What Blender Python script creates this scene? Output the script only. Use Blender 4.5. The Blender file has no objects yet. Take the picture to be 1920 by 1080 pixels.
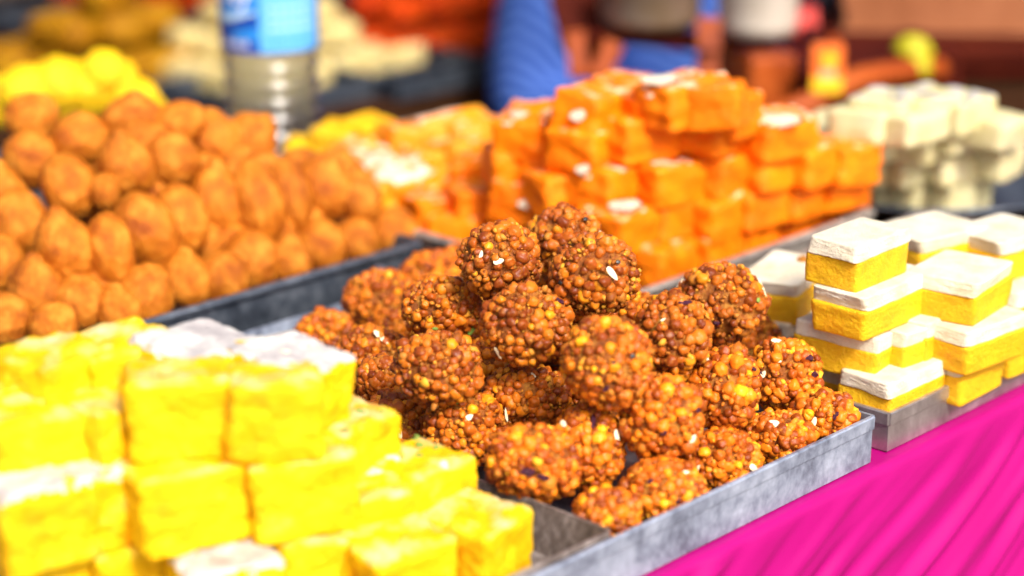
import bpy, bmesh, math, random
import numpy as np
from mathutils import Vector, Matrix, noise, Euler

S = bpy.context.scene
COL = S.collection
random.seed(7)
rng = np.random.default_rng(7)

# ------------------------------------------------------------------ camera, light, exposure
PITCH = math.radians(18.04)
FPX, CX, CY = 3825.0, 960.0, 540.0
H = 0.4807                                  # camera height above the table top
cam_d = bpy.data.cameras.new("camera")
cam = bpy.data.objects.new("camera", cam_d)
COL.objects.link(cam)
cam.location = (0, 0, H)
cam.rotation_euler = (math.pi / 2 - PITCH, 0, 0)
cam_d.sensor_width = 36.0
cam_d.lens = 36.0 * FPX / 1920.0
cam_d.clip_start = 0.05
cam_d.clip_end = 500.0
cam_d.dof.use_dof = True
cam_d.dof.focus_distance = 1.205
cam_d.dof.aperture_fstop = 2.75
cam_d.dof.aperture_blades = 9
S.camera = cam

SUN_EL, SUN_AZ = math.radians(44), math.radians(152)      # azimuth measured from +Y towards +X
W = bpy.data.worlds.new("World")
S.world = W
W.use_nodes = True
wn = W.node_tree
for n in list(wn.nodes):
    wn.nodes.remove(n)
sky = wn.nodes.new("ShaderNodeTexSky")
sky.sky_type = 'NISHITA'
sky.sun_disc = False
sky.sun_elevation = SUN_EL
sky.sun_rotation = SUN_AZ
sky.air_density = 0.55
sky.dust_density = 6.0
sky.ozone_density = 0.4
bg = wn.nodes.new("ShaderNodeBackground")
bg.inputs[1].default_value = 0.13
wo = wn.nodes.new("ShaderNodeOutputWorld")
wn.links.new(sky.outputs[0], bg.inputs[0])
wn.links.new(bg.outputs[0], wo.inputs[0])
sun_d = bpy.data.lights.new("sun", 'SUN')
sun_d.energy = 2.6
sun_d.angle = math.radians(13)
sun_d.color = (1.0, 0.95, 0.86)
sun = bpy.data.objects.new("sun", sun_d)
COL.objects.link(sun)
_sd = Vector((math.sin(SUN_AZ) * math.cos(SUN_EL), math.cos(SUN_AZ) * math.cos(SUN_EL), math.sin(SUN_EL)))
sun.rotation_euler = _sd.to_track_quat('Z', 'Y').to_euler()
sun.location = _sd * 5
S.view_settings.view_transform = 'Standard'
S.view_settings.look = 'None'
S.view_settings.exposure = 0.74
S.view_settings.gamma = 1.0
S.cycles.max_bounces = 10
S.cycles.use_denoising = True

# ------------------------------------------------------------------ coordinates
SI, CO = math.sin(PITCH), math.cos(PITCH)
CAM = Vector((0, 0, H))

def ray(px, py):
    dx, dy = (px - CX) / FPX, (py - CY) / FPX
    return Vector((dx, CO - dy * SI, -SI - dy * CO))

def P(px, py, z):                     # the point at height z that the photograph shows at (px, py)
    r = ray(px, py)
    return CAM + r * ((z - H) / r.z)

def Q(px, py, d):                     # the point at depth d
    return CAM + ray(px, py) * d

def pix(p):
    x, y, z = p[0], p[1], p[2] - H
    d = y * CO - z * SI
    return CX + FPX * x / d, CY - FPX * (y * SI + z * CO) / d, d

R0 = Vector((0.217, 1.136, 0))        # near corner of the trays
UA = Vector((0.690, 0.7238, 0))       # along the front of the table
VA = Vector((-0.7238, 0.690, 0))      # away from the front
YAW = math.atan2(UA.y, UA.x)

def WP(u, v, z=0.0):
    return R0 + UA * u + VA * v + Vector((0, 0, z))

def UV(p):
    d = p - R0
    return d.dot(UA), d.dot(VA)

# ------------------------------------------------------------------ materials
def mat(name, base=(0.5, 0.5, 0.5), rough=0.5, metal=0.0, spec=0.5, sss=0.0, sss_col=None, trans=0.0, ior=1.45):
    m = bpy.data.materials.new(name)
    m.use_nodes = True
    b = m.node_tree.nodes["Principled BSDF"]
    b.inputs["Base Color"].default_value = (*base, 1)
    b.inputs["Roughness"].default_value = rough
    b.inputs["Metallic"].default_value = metal
    b.inputs["Specular IOR Level"].default_value = spec
    b.inputs["IOR"].default_value = ior
    if sss:
        b.inputs["Subsurface Weight"].default_value = sss
        b.inputs["Subsurface Radius"].default_value = sss_col or (1.0, 0.4, 0.1)
        b.inputs["Subsurface Scale"].default_value = 0.004
    if trans:
        b.inputs["Transmission Weight"].default_value = trans
    return m

def nd(m, t, **kw):
    n = m.node_tree.nodes.new(t)
    for k, v in kw.items():
        setattr(n, k, v)
    return n

def ln(m, a, b):
    m.node_tree.links.new(a, b)

def bsdf(m):
    return m.node_tree.nodes["Principled BSDF"]

def ramp(m, stops, interp='LINEAR'):
    r = nd(m, "ShaderNodeValToRGB")
    r.color_ramp.interpolation = interp
    els = r.color_ramp.elements
    while len(els) < len(stops):
        els.new(0.5)
    for e, (p, c) in zip(els, stops):
        e.position = p
        e.color = (*c, 1) if len(c) == 3 else c
    return r

def coords(m, kind="Object", scale=None):
    t = nd(m, "ShaderNodeTexCoord")
    if kind == "World":
        g = nd(m, "ShaderNodeNewGeometry")
        out = g.outputs["Position"]
    else:
        out = t.outputs[kind]
    if scale:
        mp = nd(m, "ShaderNodeMapping")
        mp.inputs["Scale"].default_value = scale
        ln(m, out, mp.inputs[0])
        out = mp.outputs[0]
    return out

def noise_tex(m, co, scale, detail=4, rough=0.55, dist=0.0):
    n = nd(m, "ShaderNodeTexNoise")
    n.inputs["Scale"].default_value = scale
    n.inputs["Detail"].default_value = detail
    n.inputs["Roughness"].default_value = rough
    n.inputs["Distortion"].default_value = dist
    ln(m, co, n.inputs["Vector"])
    return n.outputs["Fac"]

def bump(m, h, strength, dist):
    b = nd(m, "ShaderNodeBump")
    b.inputs["Strength"].default_value = strength
    b.inputs["Distance"].default_value = dist
    ln(m, h, b.inputs["Height"])
    prev = bsdf(m).inputs["Normal"]
    if prev.is_linked:
        ln(m, prev.links[0].from_socket, b.inputs["Normal"])
    ln(m, b.outputs[0], prev)

def mixc(m, fac, a, b, mode='MIX'):
    x = nd(m, "ShaderNodeMix", data_type='RGBA', blend_type=mode)
    for sock, v in ((x.inputs[0], fac), (x.inputs[6], a), (x.inputs[7], b)):
        if hasattr(v, "is_output"):
            ln(m, v, sock)
        elif isinstance(v, (int, float)):
            sock.default_value = v
        else:
            sock.default_value = (*v, 1)
    return x.outputs[2]

def noisy(name, stops, scale, rough=0.6, bump_s=0.4, bump_d=0.001, bump_scale=None, detail=5, sss=0.0, sss_col=None, metal=0.0, kind="Object", spec=0.5, vary=0.0, dist=0.0, scl=None):
    m = mat(name, stops[0][1], rough, metal, spec, sss, sss_col)
    co = coords(m, kind, scl)
    if kind == "Object" and vary:
        oi = nd(m, "ShaderNodeObjectInfo")
        ad = nd(m, "ShaderNodeVectorMath", operation='ADD')
        ln(m, co, ad.inputs[0])
        sc_ = nd(m, "ShaderNodeVectorMath", operation='SCALE')
        sc_.inputs[0].default_value = (3.1, 5.7, 7.3)
        ln(m, oi.outputs["Random"], sc_.inputs["Scale"])
        ln(m, sc_.outputs[0], ad.inputs[1])
        co = ad.outputs[0]
    f = noise_tex(m, co, scale, detail, 0.6, dist)
    r = ramp(m, stops)
    ln(m, f, r.inputs[0])
    c = r.outputs[0]
    if vary:
        hs = nd(m, "ShaderNodeHueSaturation")
        mr = nd(m, "ShaderNodeMapRange")
        mr.inputs[3].default_value = 1 - vary
        mr.inputs[4].default_value = 1 + vary
        ln(m, oi.outputs["Random"], mr.inputs[0])
        ln(m, mr.outputs[0], hs.inputs["Value"])
        ln(m, c, hs.inputs["Color"])
        c = hs.outputs[0]
    ln(m, c, bsdf(m).inputs["Base Color"])
    if bump_s:
        bump(m, noise_tex(m, co, bump_scale or scale * 4, 6, 0.65), bump_s, bump_d)
    return m

M = {}
M['cloth'] = mat('magenta_cloth', (0.55, 0.0, 0.10), 0.5, 0, 0.2)
_m = M['cloth']
_co = coords(_m, "Object")
_n = noise_tex(_m, _co, 9, 3)
ln(_m, mixc(_m, _n, (0.29, 0.0, 0.115), (0.38, 0.003, 0.170)), bsdf(_m).inputs["Base Color"])
bsdf(_m).inputs["Sheen Weight"].default_value = 0.0
bsdf(_m).inputs["Sheen Tint"].default_value = (1, 0.45, 0.8, 1)
_w = nd(_m, "ShaderNodeTexWave")
_w.inputs["Scale"].default_value = 420
_w.inputs["Distortion"].default_value = 1.5
ln(_m, _co, _w.inputs["Vector"])
bump(_m, _w.outputs["Fac"], 0.12, 0.0006)

def metal(name, a, b, c, rough, met, scale=26):
    m = mat(name, b, rough, met)
    co = coords(m, "Object")
    mp = nd(m, "ShaderNodeMapping")
    mp.inputs["Scale"].default_value = (1.0, 1.0, 0.8)
    ln(m, co, mp.inputs[0])
    f = noise_tex(m, mp.outputs[0], scale, 8, 0.68, 0.6)
    f2 = noise_tex(m, mp.outputs[0], scale * 6, 6, 0.6, 0.2)
    r = ramp(m, [(0.36, a), (0.50, b), (0.66, c)])
    mx = nd(m, "ShaderNodeMath", operation='MULTIPLY_ADD')
    mx.inputs[1].default_value = 0.35
    ln(m, f2, mx.inputs[0])
    sc_ = nd(m, "ShaderNodeMath", operation='MULTIPLY')
    sc_.inputs[1].default_value = 0.65
    ln(m, f, sc_.inputs[0])
    ln(m, sc_.outputs[0], mx.inputs[2])
    ln(m, mx.outputs[0], r.inputs[0])
    ln(m, r.outputs[0], bsdf(m).inputs["Base Color"])
    rr = nd(m, "ShaderNodeMapRange")
    rr.inputs[3].default_value = rough - 0.12
    rr.inputs[4].default_value = rough + 0.2
    ln(m, f, rr.inputs[0])
    ln(m, rr.outputs[0], bsdf(m).inputs["Roughness"])
    bump(m, f2, 0.15, 0.0006)
    return m

M['galv'] = metal('galvanised_steel', (0.12, 0.14, 0.20), (0.30, 0.35, 0.46), (0.50, 0.57, 0.70), 0.46, 0.5, 30)
M['dark_steel'] = metal('dark_steel', (0.03, 0.038, 0.055), (0.085, 0.105, 0.14), (0.20, 0.23, 0.28), 0.36, 0.6, 20)
M['worn_steel'] = metal('worn_steel', (0.07, 0.055, 0.05), (0.20, 0.165, 0.15), (0.48, 0.43, 0.42), 0.5, 0.35, 34)
M['grey_steel'] = metal('grey_steel', (0.16, 0.14, 0.13), (0.34, 0.31, 0.28), (0.55, 0.52, 0.48), 0.42, 0.5, 20)
M['shiny_steel'] = metal('shiny_steel', (0.28, 0.25, 0.25), (0.45, 0.42, 0.42), (0.70, 0.68, 0.68), 0.3, 0.8, 14)

def rand_fac(m):
    oi = nd(m, "ShaderNodeObjectInfo")
    g = nd(m, "ShaderNodeNewGeometry")
    a = nd(m, "ShaderNodeMath", operation='ADD')
    ln(m, oi.outputs["Random"], a.inputs[0])
    ln(m, g.outputs["Random Per Island"], a.inputs[1])
    f = nd(m, "ShaderNodeMath", operation='FRACT')
    ln(m, a.outputs[0], f.inputs[0])
    return f.outputs[0], oi

def grain_mat(name, stops, crumb, rough, spec):
    m = mat(name, (0.4, 0.1, 0.02), rough, 0, spec)
    f, oi = rand_fac(m)
    r = ramp(m, stops)
    ln(m, f, r.inputs[0])
    co = coords(m, "World")
    n1 = noise_tex(m, co, 330, 5, 0.65)
    n2 = noise_tex(m, co, 75, 3, 0.5)
    dust = nd(m, "ShaderNodeMath", operation='MULTIPLY')
    d1 = nd(m, "ShaderNodeMapRange")
    d1.inputs[1].default_value, d1.inputs[2].default_value = 0.50, 0.68
    ln(m, n1, d1.inputs[0])
    d2 = nd(m, "ShaderNodeMapRange")
    d2.inputs[1].default_value, d2.inputs[2].default_value = 0.38, 0.64
    d2.inputs[3].default_value, d2.inputs[4].default_value = 0.1, 0.95
    ln(m, n2, d2.inputs[0])
    ln(m, d1.outputs[0], dust.inputs[0])
    ln(m, d2.outputs[0], dust.inputs[1])
    c = mixc(m, dust.outputs[0], r.outputs[0], crumb)
    c = mixc(m, 1.0, c, oi.outputs["Color"], 'MULTIPLY')
    ln(m, c, bsdf(m).inputs["Base Color"])
    bump(m, noise_tex(m, co, 900, 4, 0.6), 0.45, 0.0006)
    bump(m, n1, 0.35, 0.0008)
    return m

M['boondi'] = grain_mat('boondi', [(0.0, (0.13, 0.025, 0.005)), (0.3, (0.25, 0.055, 0.007)), (0.6, (0.40, 0.105, 0.009)), (0.90, (0.52, 0.165, 0.010)), (0.97, (0.62, 0.25, 0.012)), (1.0, (0.70, 0.34, 0.015))], (0.42, 0.18, 0.028), 0.30, 0.30)
M['crumb'] = grain_mat('boondi_crumb', [(0.0, (0.18, 0.05, 0.008)), (0.4, (0.30, 0.095, 0.012)), (0.75, (0.42, 0.17, 0.022)), (0.94, (0.56, 0.28, 0.03)), (1.0, (0.64, 0.38, 0.03))], (0.44, 0.22, 0.04), 0.5, 0.25)
M['binder'] = noisy('laddu_binder', [(0.32, (0.13, 0.030, 0.006)), (0.5, (0.28, 0.080, 0.012)), (0.66, (0.44, 0.19, 0.026))], 130, 0.34, 0.9, 0.002, 520, spec=0.3)
M['almond'] = noisy('almond', [(0.3, (0.80, 0.66, 0.40)), (0.7, (0.88, 0.80, 0.60))], 200, 0.5, 0.2, 0.0005)
M['petal'] = noisy('dried_petal', [(0.3, (0.016, 0.003, 0.012)), (0.7, (0.09, 0.006, 0.035))], 200, 0.45, 0.6, 0.001)
M['green'] = noisy('pistachio', [(0.3, (0.10, 0.22, 0.02)), (0.7, (0.30, 0.42, 0.08))], 300, 0.6, 0.4, 0.001)
M['seed'] = mat('black_seed', (0.012, 0.010, 0.010), 0.4)
M['fritter'] = noisy('fried_batter', [(0.32, (0.30, 0.066, 0.004)), (0.5, (0.50, 0.148, 0.009)), (0.66, (0.68, 0.255, 0.028))], 1.5, 0.42, 0.8, 0.0022, 9, sss=0.1, spec=0.25, vary=0.12)
M['orange'] = noisy('orange_barfi', [(0.25, (0.70, 0.120, 0.0)), (0.5, (0.86, 0.190, 0.0)), (0.8, (0.92, 0.28, 0.001))], 46, 0.55, 0.6, 0.002, 240, sss=0.2, vary=0.10, spec=0.25)
M['amber'] = noisy('amber_barfi', [(0.25, (0.82, 0.17, 0.004)), (0.5, (0.88, 0.27, 0.005)), (0.8, (0.92, 0.45, 0.02))], 46, 0.5, 0.5, 0.002, 240, sss=0.2, vary=0.08)
M['yellow'] = noisy('yellow_barfi', [(0.30, (0.78, 0.34, 0.0)), (0.48, (0.82, 0.49, 0.0)), (0.60, (0.84, 0.56, 0.004)), (0.72, (0.86, 0.60, 0.05))], 48, 0.6, 0.8, 0.003, 220, sss=0.15, spec=0.25, sss_col=(1, 0.6, 0.1), vary=0.03)
M['lemon'] = noisy('lemon_barfi', [(0.28, (0.78, 0.37, 0.0)), (0.5, (0.84, 0.47, 0.0)), (0.75, (0.88, 0.55, 0.002))], 70, 0.6, 0.8, 0.0025, 380, sss=0.2, sss_col=(1, 0.6, 0.1), vary=0.03)
M['lemon_sweet'] = noisy('lemon_sweet', [(0.25, (0.74, 0.36, 0.0)), (0.5, (0.82, 0.50, 0.0)), (0.8, (0.86, 0.60, 0.0))], 2.2, 0.5, 0.7, 0.003, 8, vary=0.05)
M['coconut'] = noisy('coconut_layer', [(0.25, (0.56, 0.48, 0.31)), (0.5, (0.69, 0.63, 0.49)), (0.8, (0.78, 0.75, 0.66))], 60, 0.7, 0.6, 0.002, 520, vary=0.02)
M['silver'] = noisy('silver_leaf', [(0.3, (0.34, 0.31, 0.32)), (0.5, (0.54, 0.51, 0.50)), (0.66, (0.74, 0.72, 0.66)), (0.8, (0.80, 0.72, 0.40))], 60, 0.5, 0.6, 0.002, 300, metal=0.1, vary=0.04)
M['pinkish'] = noisy('pale_leaf', [(0.3, (0.80, 0.42, 0.20)), (0.55, (0.82, 0.60, 0.46)), (0.75, (0.84, 0.78, 0.72))], 90, 0.45, 0.5, 0.002, 300, vary=0.03)
M['cream'] = noisy('cream_barfi', [(0.25, (0.52, 0.39, 0.13)), (0.5, (0.60, 0.49, 0.21)), (0.8, (0.66, 0.58, 0.33))], 50, 0.6, 0.5, 0.002, 240, sss=0.15, vary=0.05)
M['milky'] = noisy('milky_barfi', [(0.25, (0.50, 0.43, 0.19)), (0.5, (0.60, 0.54, 0.29)), (0.8, (0.68, 0.64, 0.43))], 50, 0.6, 0.5, 0.002, 240, sss=0.15, vary=0.05)
M['redorange'] = noisy('red_orange_sweet', [(0.25, (0.26, 0.016, 0.002)), (0.5, (0.46, 0.040, 0.003)), (0.8, (0.60, 0.085, 0.004))], 40, 0.7, 0.5, 0.002, 200, vary=0.16, spec=0.12)
M['golden'] = noisy('golden_sweet', [(0.25, (0.17, 0.065, 0.002)), (0.5, (0.28, 0.12, 0.003)), (0.8, (0.42, 0.25, 0.008))], 40, 0.5, 0.5, 0.002, 200, vary=0.12, spec=0.12)
M['wood'] = noisy('dark_wood', [(0.3, (0.018, 0.009, 0.005)), (0.55, (0.045, 0.018, 0.008)), (0.8, (0.08, 0.034, 0.013))], 9, 0.85, 0.3, 0.001, 60, scl=(1, 9, 9), spec=0.04)
M['ground'] = noisy('dusty_ground', [(0.3, (0.10, 0.075, 0.055)), (0.6, (0.17, 0.13, 0.10))], 3, 0.9, 0.5, 0.01, 30)
M['iron'] = noisy('red_brown_paint', [(0.3, (0.17, 0.024, 0.004)), (0.55, (0.30, 0.055, 0.007)), (0.8, (0.42, 0.10, 0.015))], 18, 0.5, 0.25, 0.001, 90, spec=0.25)
M['iron_dark'] = noisy('dark_maroon_paint', [(0.3, (0.035, 0.004, 0.002)), (0.7, (0.08, 0.010, 0.004))], 18, 0.7, 0.2, 0.001, 90, spec=0.08)
M['enamel'] = noisy('cream_enamel', [(0.3, (0.52, 0.46, 0.38)), (0.7, (0.66, 0.62, 0.55))], 14, 0.3, 0.1, 0.001, 60)
M['brass'] = noisy('brassy_steel', [(0.35, (0.28, 0.19, 0.10)), (0.65, (0.42, 0.34, 0.28))], 14, 0.35, 0.1, 0.001, 60, metal=0.5)
M['terracotta'] = noisy('terracotta_board', [(0.3, (0.20, 0.055, 0.012)), (0.7, (0.34, 0.12, 0.045))], 10, 0.6, 0.3, 0.001, 60)
M['red'] = noisy('red_plastic', [(0.3, (0.46, 0.01, 0.006)), (0.7, (0.62, 0.02, 0.01))], 10, 0.4, 0, 0.001)
M['black'] = mat('black_plastic', (0.012, 0.010, 0.016), 0.4)
M['packet_orange'] = noisy('packet_orange', [(0.3, (0.72, 0.11, 0.01)), (0.7, (0.82, 0.19, 0.02))], 20, 0.35, 0, 0.001)
M['packet_yellow'] = noisy('packet_yellow', [(0.3, (0.85, 0.48, 0.01)), (0.7, (0.9, 0.56, 0.02))], 20, 0.35, 0, 0.001)
M['packet_pink'] = mat('packet_pink', (0.72, 0.34, 0.22), 0.35)
M['limeskin'] = noisy('lime_skin', [(0.3, (0.36, 0.34, 0.004)), (0.7, (0.46, 0.42, 0.006))], 20, 0.45, 0.3, 0.001)
M['skin'] = noisy('skin', [(0.3, (0.24, 0.115, 0.065)), (0.7, (0.30, 0.15, 0.085))], 20, 0.5, 0.2, 0.001, sss=0.1)
M['hair'] = mat('hair', (0.012, 0.009, 0.008), 0.45)
M['trousers'] = noisy('dark_trousers', [(0.3, (0.015, 0.014, 0.016)), (0.7, (0.03, 0.028, 0.03))], 20, 0.8, 0.3, 0.001)
M['pet'] = mat('clear_plastic', (0.84, 0.86, 0.90), 0.16, 0, 0.6, trans=1.0, ior=1.45)
M['label_dark'] = mat('label_dark_blue', (0.008, 0.06, 0.36), 0.35)
M['label_light'] = mat('label_light_blue', (0.12, 0.42, 0.80), 0.35)
M['label_mid'] = mat('label_mid_blue', (0.02, 0.22, 0.66), 0.35)
M['label_pale'] = mat('label_pale_blue', (0.42, 0.62, 0.85), 0.35)
M['label_white'] = mat('label_white_print', (0.82, 0.82, 0.90), 0.4)
M['cap'] = mat('cap_blue', (0.02, 0.10, 0.45), 0.4)

def residue(m, colr, lo, hi, scale, seed=0.0, top=0.55):
    """Patches of torn leaf or dusting that stick to a block's own top face (object space)."""
    b = bsdf(m)
    src = b.inputs["Base Color"].links[0].from_socket
    tc = nd(m, "ShaderNodeTexCoord")
    sx = nd(m, "ShaderNodeSeparateXYZ")
    ln(m, tc.outputs["Normal"], sx.inputs[0])
    up = nd(m, "ShaderNodeMapRange")
    up.inputs[1].default_value, up.inputs[2].default_value = top, top + 0.3
    ln(m, sx.outputs[2], up.inputs[0])
    oi = nd(m, "ShaderNodeObjectInfo")
    sc_ = nd(m, "ShaderNodeVectorMath", operation='SCALE')
    sc_.inputs[0].default_value = (2.3, 4.1, 6.7)
    ln(m, oi.outputs["Random"], sc_.inputs["Scale"])
    ad = nd(m, "ShaderNodeVectorMath", operation='ADD')
    ln(m, tc.outputs["Object"], ad.inputs[0])
    ln(m, sc_.outputs[0], ad.inputs[1])
    f = noise_tex(m, ad.outputs[0], scale, 5, 0.6, 0.3)
    pr = nd(m, "ShaderNodeMapRange")
    pr.inputs[1].default_value, pr.inputs[2].default_value = lo, hi
    ln(m, f, pr.inputs[0])
    mu = nd(m, "ShaderNodeMath", operation='MULTIPLY')
    ln(m, up.outputs[0], mu.inputs[0])
    ln(m, pr.outputs[0], mu.inputs[1])
    ln(m, mixc(m, mu.outputs[0], src, colr), b.inputs["Base Color"])
residue(M['orange'], (0.86, 0.62, 0.42), 0.54, 0.70, 60)
residue(M['amber'], (0.80, 0.56, 0.40), 0.54, 0.68, 75)
residue(M['yellow'], (0.72, 0.60, 0.34), 0.46, 0.70, 50)

def shirt_mat():
    m = mat('striped_blue_cotton', (0.1, 0.2, 0.6), 0.8, 0, 0.2)
    co = coords(m, "Object")
    w = nd(m, "ShaderNodeTexWave", wave_type='BANDS', bands_direction='DIAGONAL')
    w.inputs["Scale"].default_value = 26
    w.inputs["Distortion"].default_value = 2.2
    w.inputs["Detail"].default_value = 2
    w.inputs["Detail Scale"].default_value = 0.6
    ln(m, co, w.inputs["Vector"])
    r = ramp(m, [(0.25, (0.010, 0.045, 0.24)), (0.75, (0.075, 0.15, 0.46))])
    ln(m, w.outputs["Fac"], r.inputs[0])
    ln(m, r.outputs[0], bsdf(m).inputs["Base Color"])
    bump(m, noise_tex(m, co, 14, 3), 0.5, 0.01)
    return m
M['shirt'] = shirt_mat()

# ------------------------------------------------------------------ object helpers
def link(name, me, m=None, parent=None, loc=(0, 0, 0), rot=(0, 0, 0), scale=None):
    o = bpy.data.objects.new(name, me)
    COL.objects.link(o)
    if m is not None and me is not None and not me.materials:
        me.materials.append(m)
    o.location = loc
    o.rotation_euler = rot
    if scale is not None:
        o.scale = scale
    if parent is not None:
        o.parent = parent
    return o

def tag(o, label, cat, group=None):
    o['label'] = label
    o['category'] = cat
    if group:
        o['group'] = group
    return o

def empty(name, loc, rot=(0, 0, 0)):
    o = bpy.data.objects.new(name, None)
    COL.objects.link(o)
    o.location = loc
    o.rotation_euler = rot
    o.empty_display_size = 0.02
    return o

def mesh_np(name, verts, faces, smooth=True):
    me = bpy.data.meshes.new(name)
    me.from_pydata([tuple(v) for v in verts], [], [tuple(f) for f in faces])
    if smooth:
        me.polygons.foreach_set("use_smooth", [True] * len(me.polygons))
    me.update()
    return me

def bm_mesh(name, bm, smooth=False):
    me = bpy.data.meshes.new(name)
    bm.normal_update()
    bm.to_mesh(me)
    bm.free()
    if smooth:
        me.polygons.foreach_set("use_smooth", [True] * len(me.polygons))
    return me

def ico(sub):
    bm = bmesh.new()
    bmesh.ops.create_icosphere(bm, subdivisions=sub, radius=1.0)
    v = np.array([x.co[:] for x in bm.verts])
    f = np.array([[l.index for l in x.verts] for x in bm.faces])
    bm.free()
    return v, f
ICO = {k: ico(k) for k in (1, 2, 3, 4, 5)}

def nz(p, s, off=0.0):
    return noise.noise(Vector((p[0] * s + off, p[1] * s + off * 1.7, p[2] * s - off)))

def fbm(p, s, off=0.0, o=3):
    return noise.fractal(Vector((p[0] * s + off, p[1] * s + off * 1.7, p[2] * s - off)), 0.8, 2.1, o)

def add_box(bm, lo, hi, bev=0.0):
    r = bmesh.ops.create_cube(bm, size=1.0)
    c = [(a + b) / 2 for a, b in zip(lo, hi)]
    s = [b - a for a, b in zip(lo, hi)]
    for v in r['verts']:
        v.co = Vector((v.co.x * s[0] + c[0], v.co.y * s[1] + c[1], v.co.z * s[2] + c[2]))
    if bev:
        es = list({e for v in r['verts'] for e in v.link_edges})
        bmesh.ops.bevel(bm, geom=es, offset=bev, segments=2, affect='EDGES', profile=0.5)

def add_bar(bm, a, b, w, h, up=Vector((0, 0, 1)), bev=0.0):
    a, b = Vector(a), Vector(b)
    d = (b - a)
    L = d.length
    x = d.normalized()
    y = up.cross(x)
    if y.length < 1e-4:
        y = Vector((0, 1, 0)).cross(x)
    y.normalize()
    z = x.cross(y)
    r = bmesh.ops.create_cube(bm, size=1.0)
    for v in r['verts']:
        c = v.co.copy()
        v.co = (a + b) / 2 + x * (c.x * L) + y * (c.y * w) + z * (c.z * h)
    if bev:
        es = list({e for v in r['verts'] for e in v.link_edges})
        bmesh.ops.bevel(bm, geom=es, offset=bev, segments=2, affect='EDGES', profile=0.5)

def tube(bm, pts, rads, seg=16, cap=True):
    rings = []
    up0 = Vector((0, 0, 1))
    for i, p in enumerate(pts):
        p = Vector(p)
        d = (Vector(pts[min(i + 1, len(pts) - 1)]) - Vector(pts[max(i - 1, 0)])).normalized()
        x = up0.cross(d)
        if x.length < 1e-3:
            x = Vector((1, 0, 0))
        x.normalize()
        y = d.cross(x)
        r = rads[i] if hasattr(rads, '__len__') else rads
        rx, ry = r if hasattr(r, '__len__') else (r, r)
        rings.append([bm.verts.new(p + x * (rx * math.cos(t)) + y * (ry * math.sin(t))) for t in (2 * math.pi * k / seg for k in range(seg))])
    for a, b in zip(rings, rings[1:]):
        for k in range(seg):
            bm.faces.new((a[k], a[(k + 1) % seg], b[(k + 1) % seg], b[k]))
    if cap:
        bm.faces.new(list(reversed(rings[0])))
        bm.faces.new(rings[-1])

def lathe(bm, prof, seg=48, a0=0.0, a1=2 * math.pi):
    full = abs(a1 - a0 - 2 * math.pi) < 1e-6
    n = seg if full else seg + 1
    rings = []
    for r, z in prof:
        if r < 1e-6:
            rings.append([bm.verts.new((0, 0, z))])
        else:
            rings.append([bm.verts.new((r * math.cos(a0 + (a1 - a0) * k / seg), r * math.sin(a0 + (a1 - a0) * k / seg), z)) for k in range(n)])
    for a, b in zip(rings, rings[1:]):
        for k in range(seg):
            k2 = (k + 1) % n if full else k + 1
            if len(a) == 1 and len(b) > 1:
                bm.faces.new((a[0], b[k2], b[k]))
            elif len(b) == 1 and len(a) > 1:
                bm.faces.new((a[k], a[k2], b[0]))
            elif len(a) > 1:
                bm.faces.new((a[k], a[k2], b[k2], b[k]))

# ------------------------------------------------------------------ setting: ground and table
bm = bmesh.new()
bmesh.ops.create_grid(bm, x_segments=40, y_segments=40, size=60)
g = link('ground', bm_mesh('ground', bm), M['ground'], loc=(0, 0, -0.76))
g['kind'] = 'structure'

# stall table: top slab and legs under the cloth
tb = empty('stall_table', WP(0.4, 0.45, -0.76), (0, 0, YAW))
tag(tb, 'dark wooden stall table carrying the trays, magenta cloth along its front', 'table')
bm = bmesh.new()
add_box(bm, (-1.32, -0.455, 0.715), (1.32, 0.318, 0.754), 0.003)
link('table_top', bm_mesh('table_top', bm), M['wood'], tb)
bm = bmesh.new()
add_box(bm, (-1.32, 0.3185, 0.717), (-0.12, 0.50, 0.7555), 0.003)
link('table_leaf', bm_mesh('table_leaf', bm), M['wood'], tb)
for sx in (-1.25, 1.25):
    for sy in (-0.40, 0.26):
        bm = bmesh.new()
        add_box(bm, (sx - 0.03, sy - 0.03, 0.0), (sx + 0.03, sy + 0.03, 0.713), 0.003)
        link('leg', bm_mesh('leg', bm), M['wood'], tb)

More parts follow.
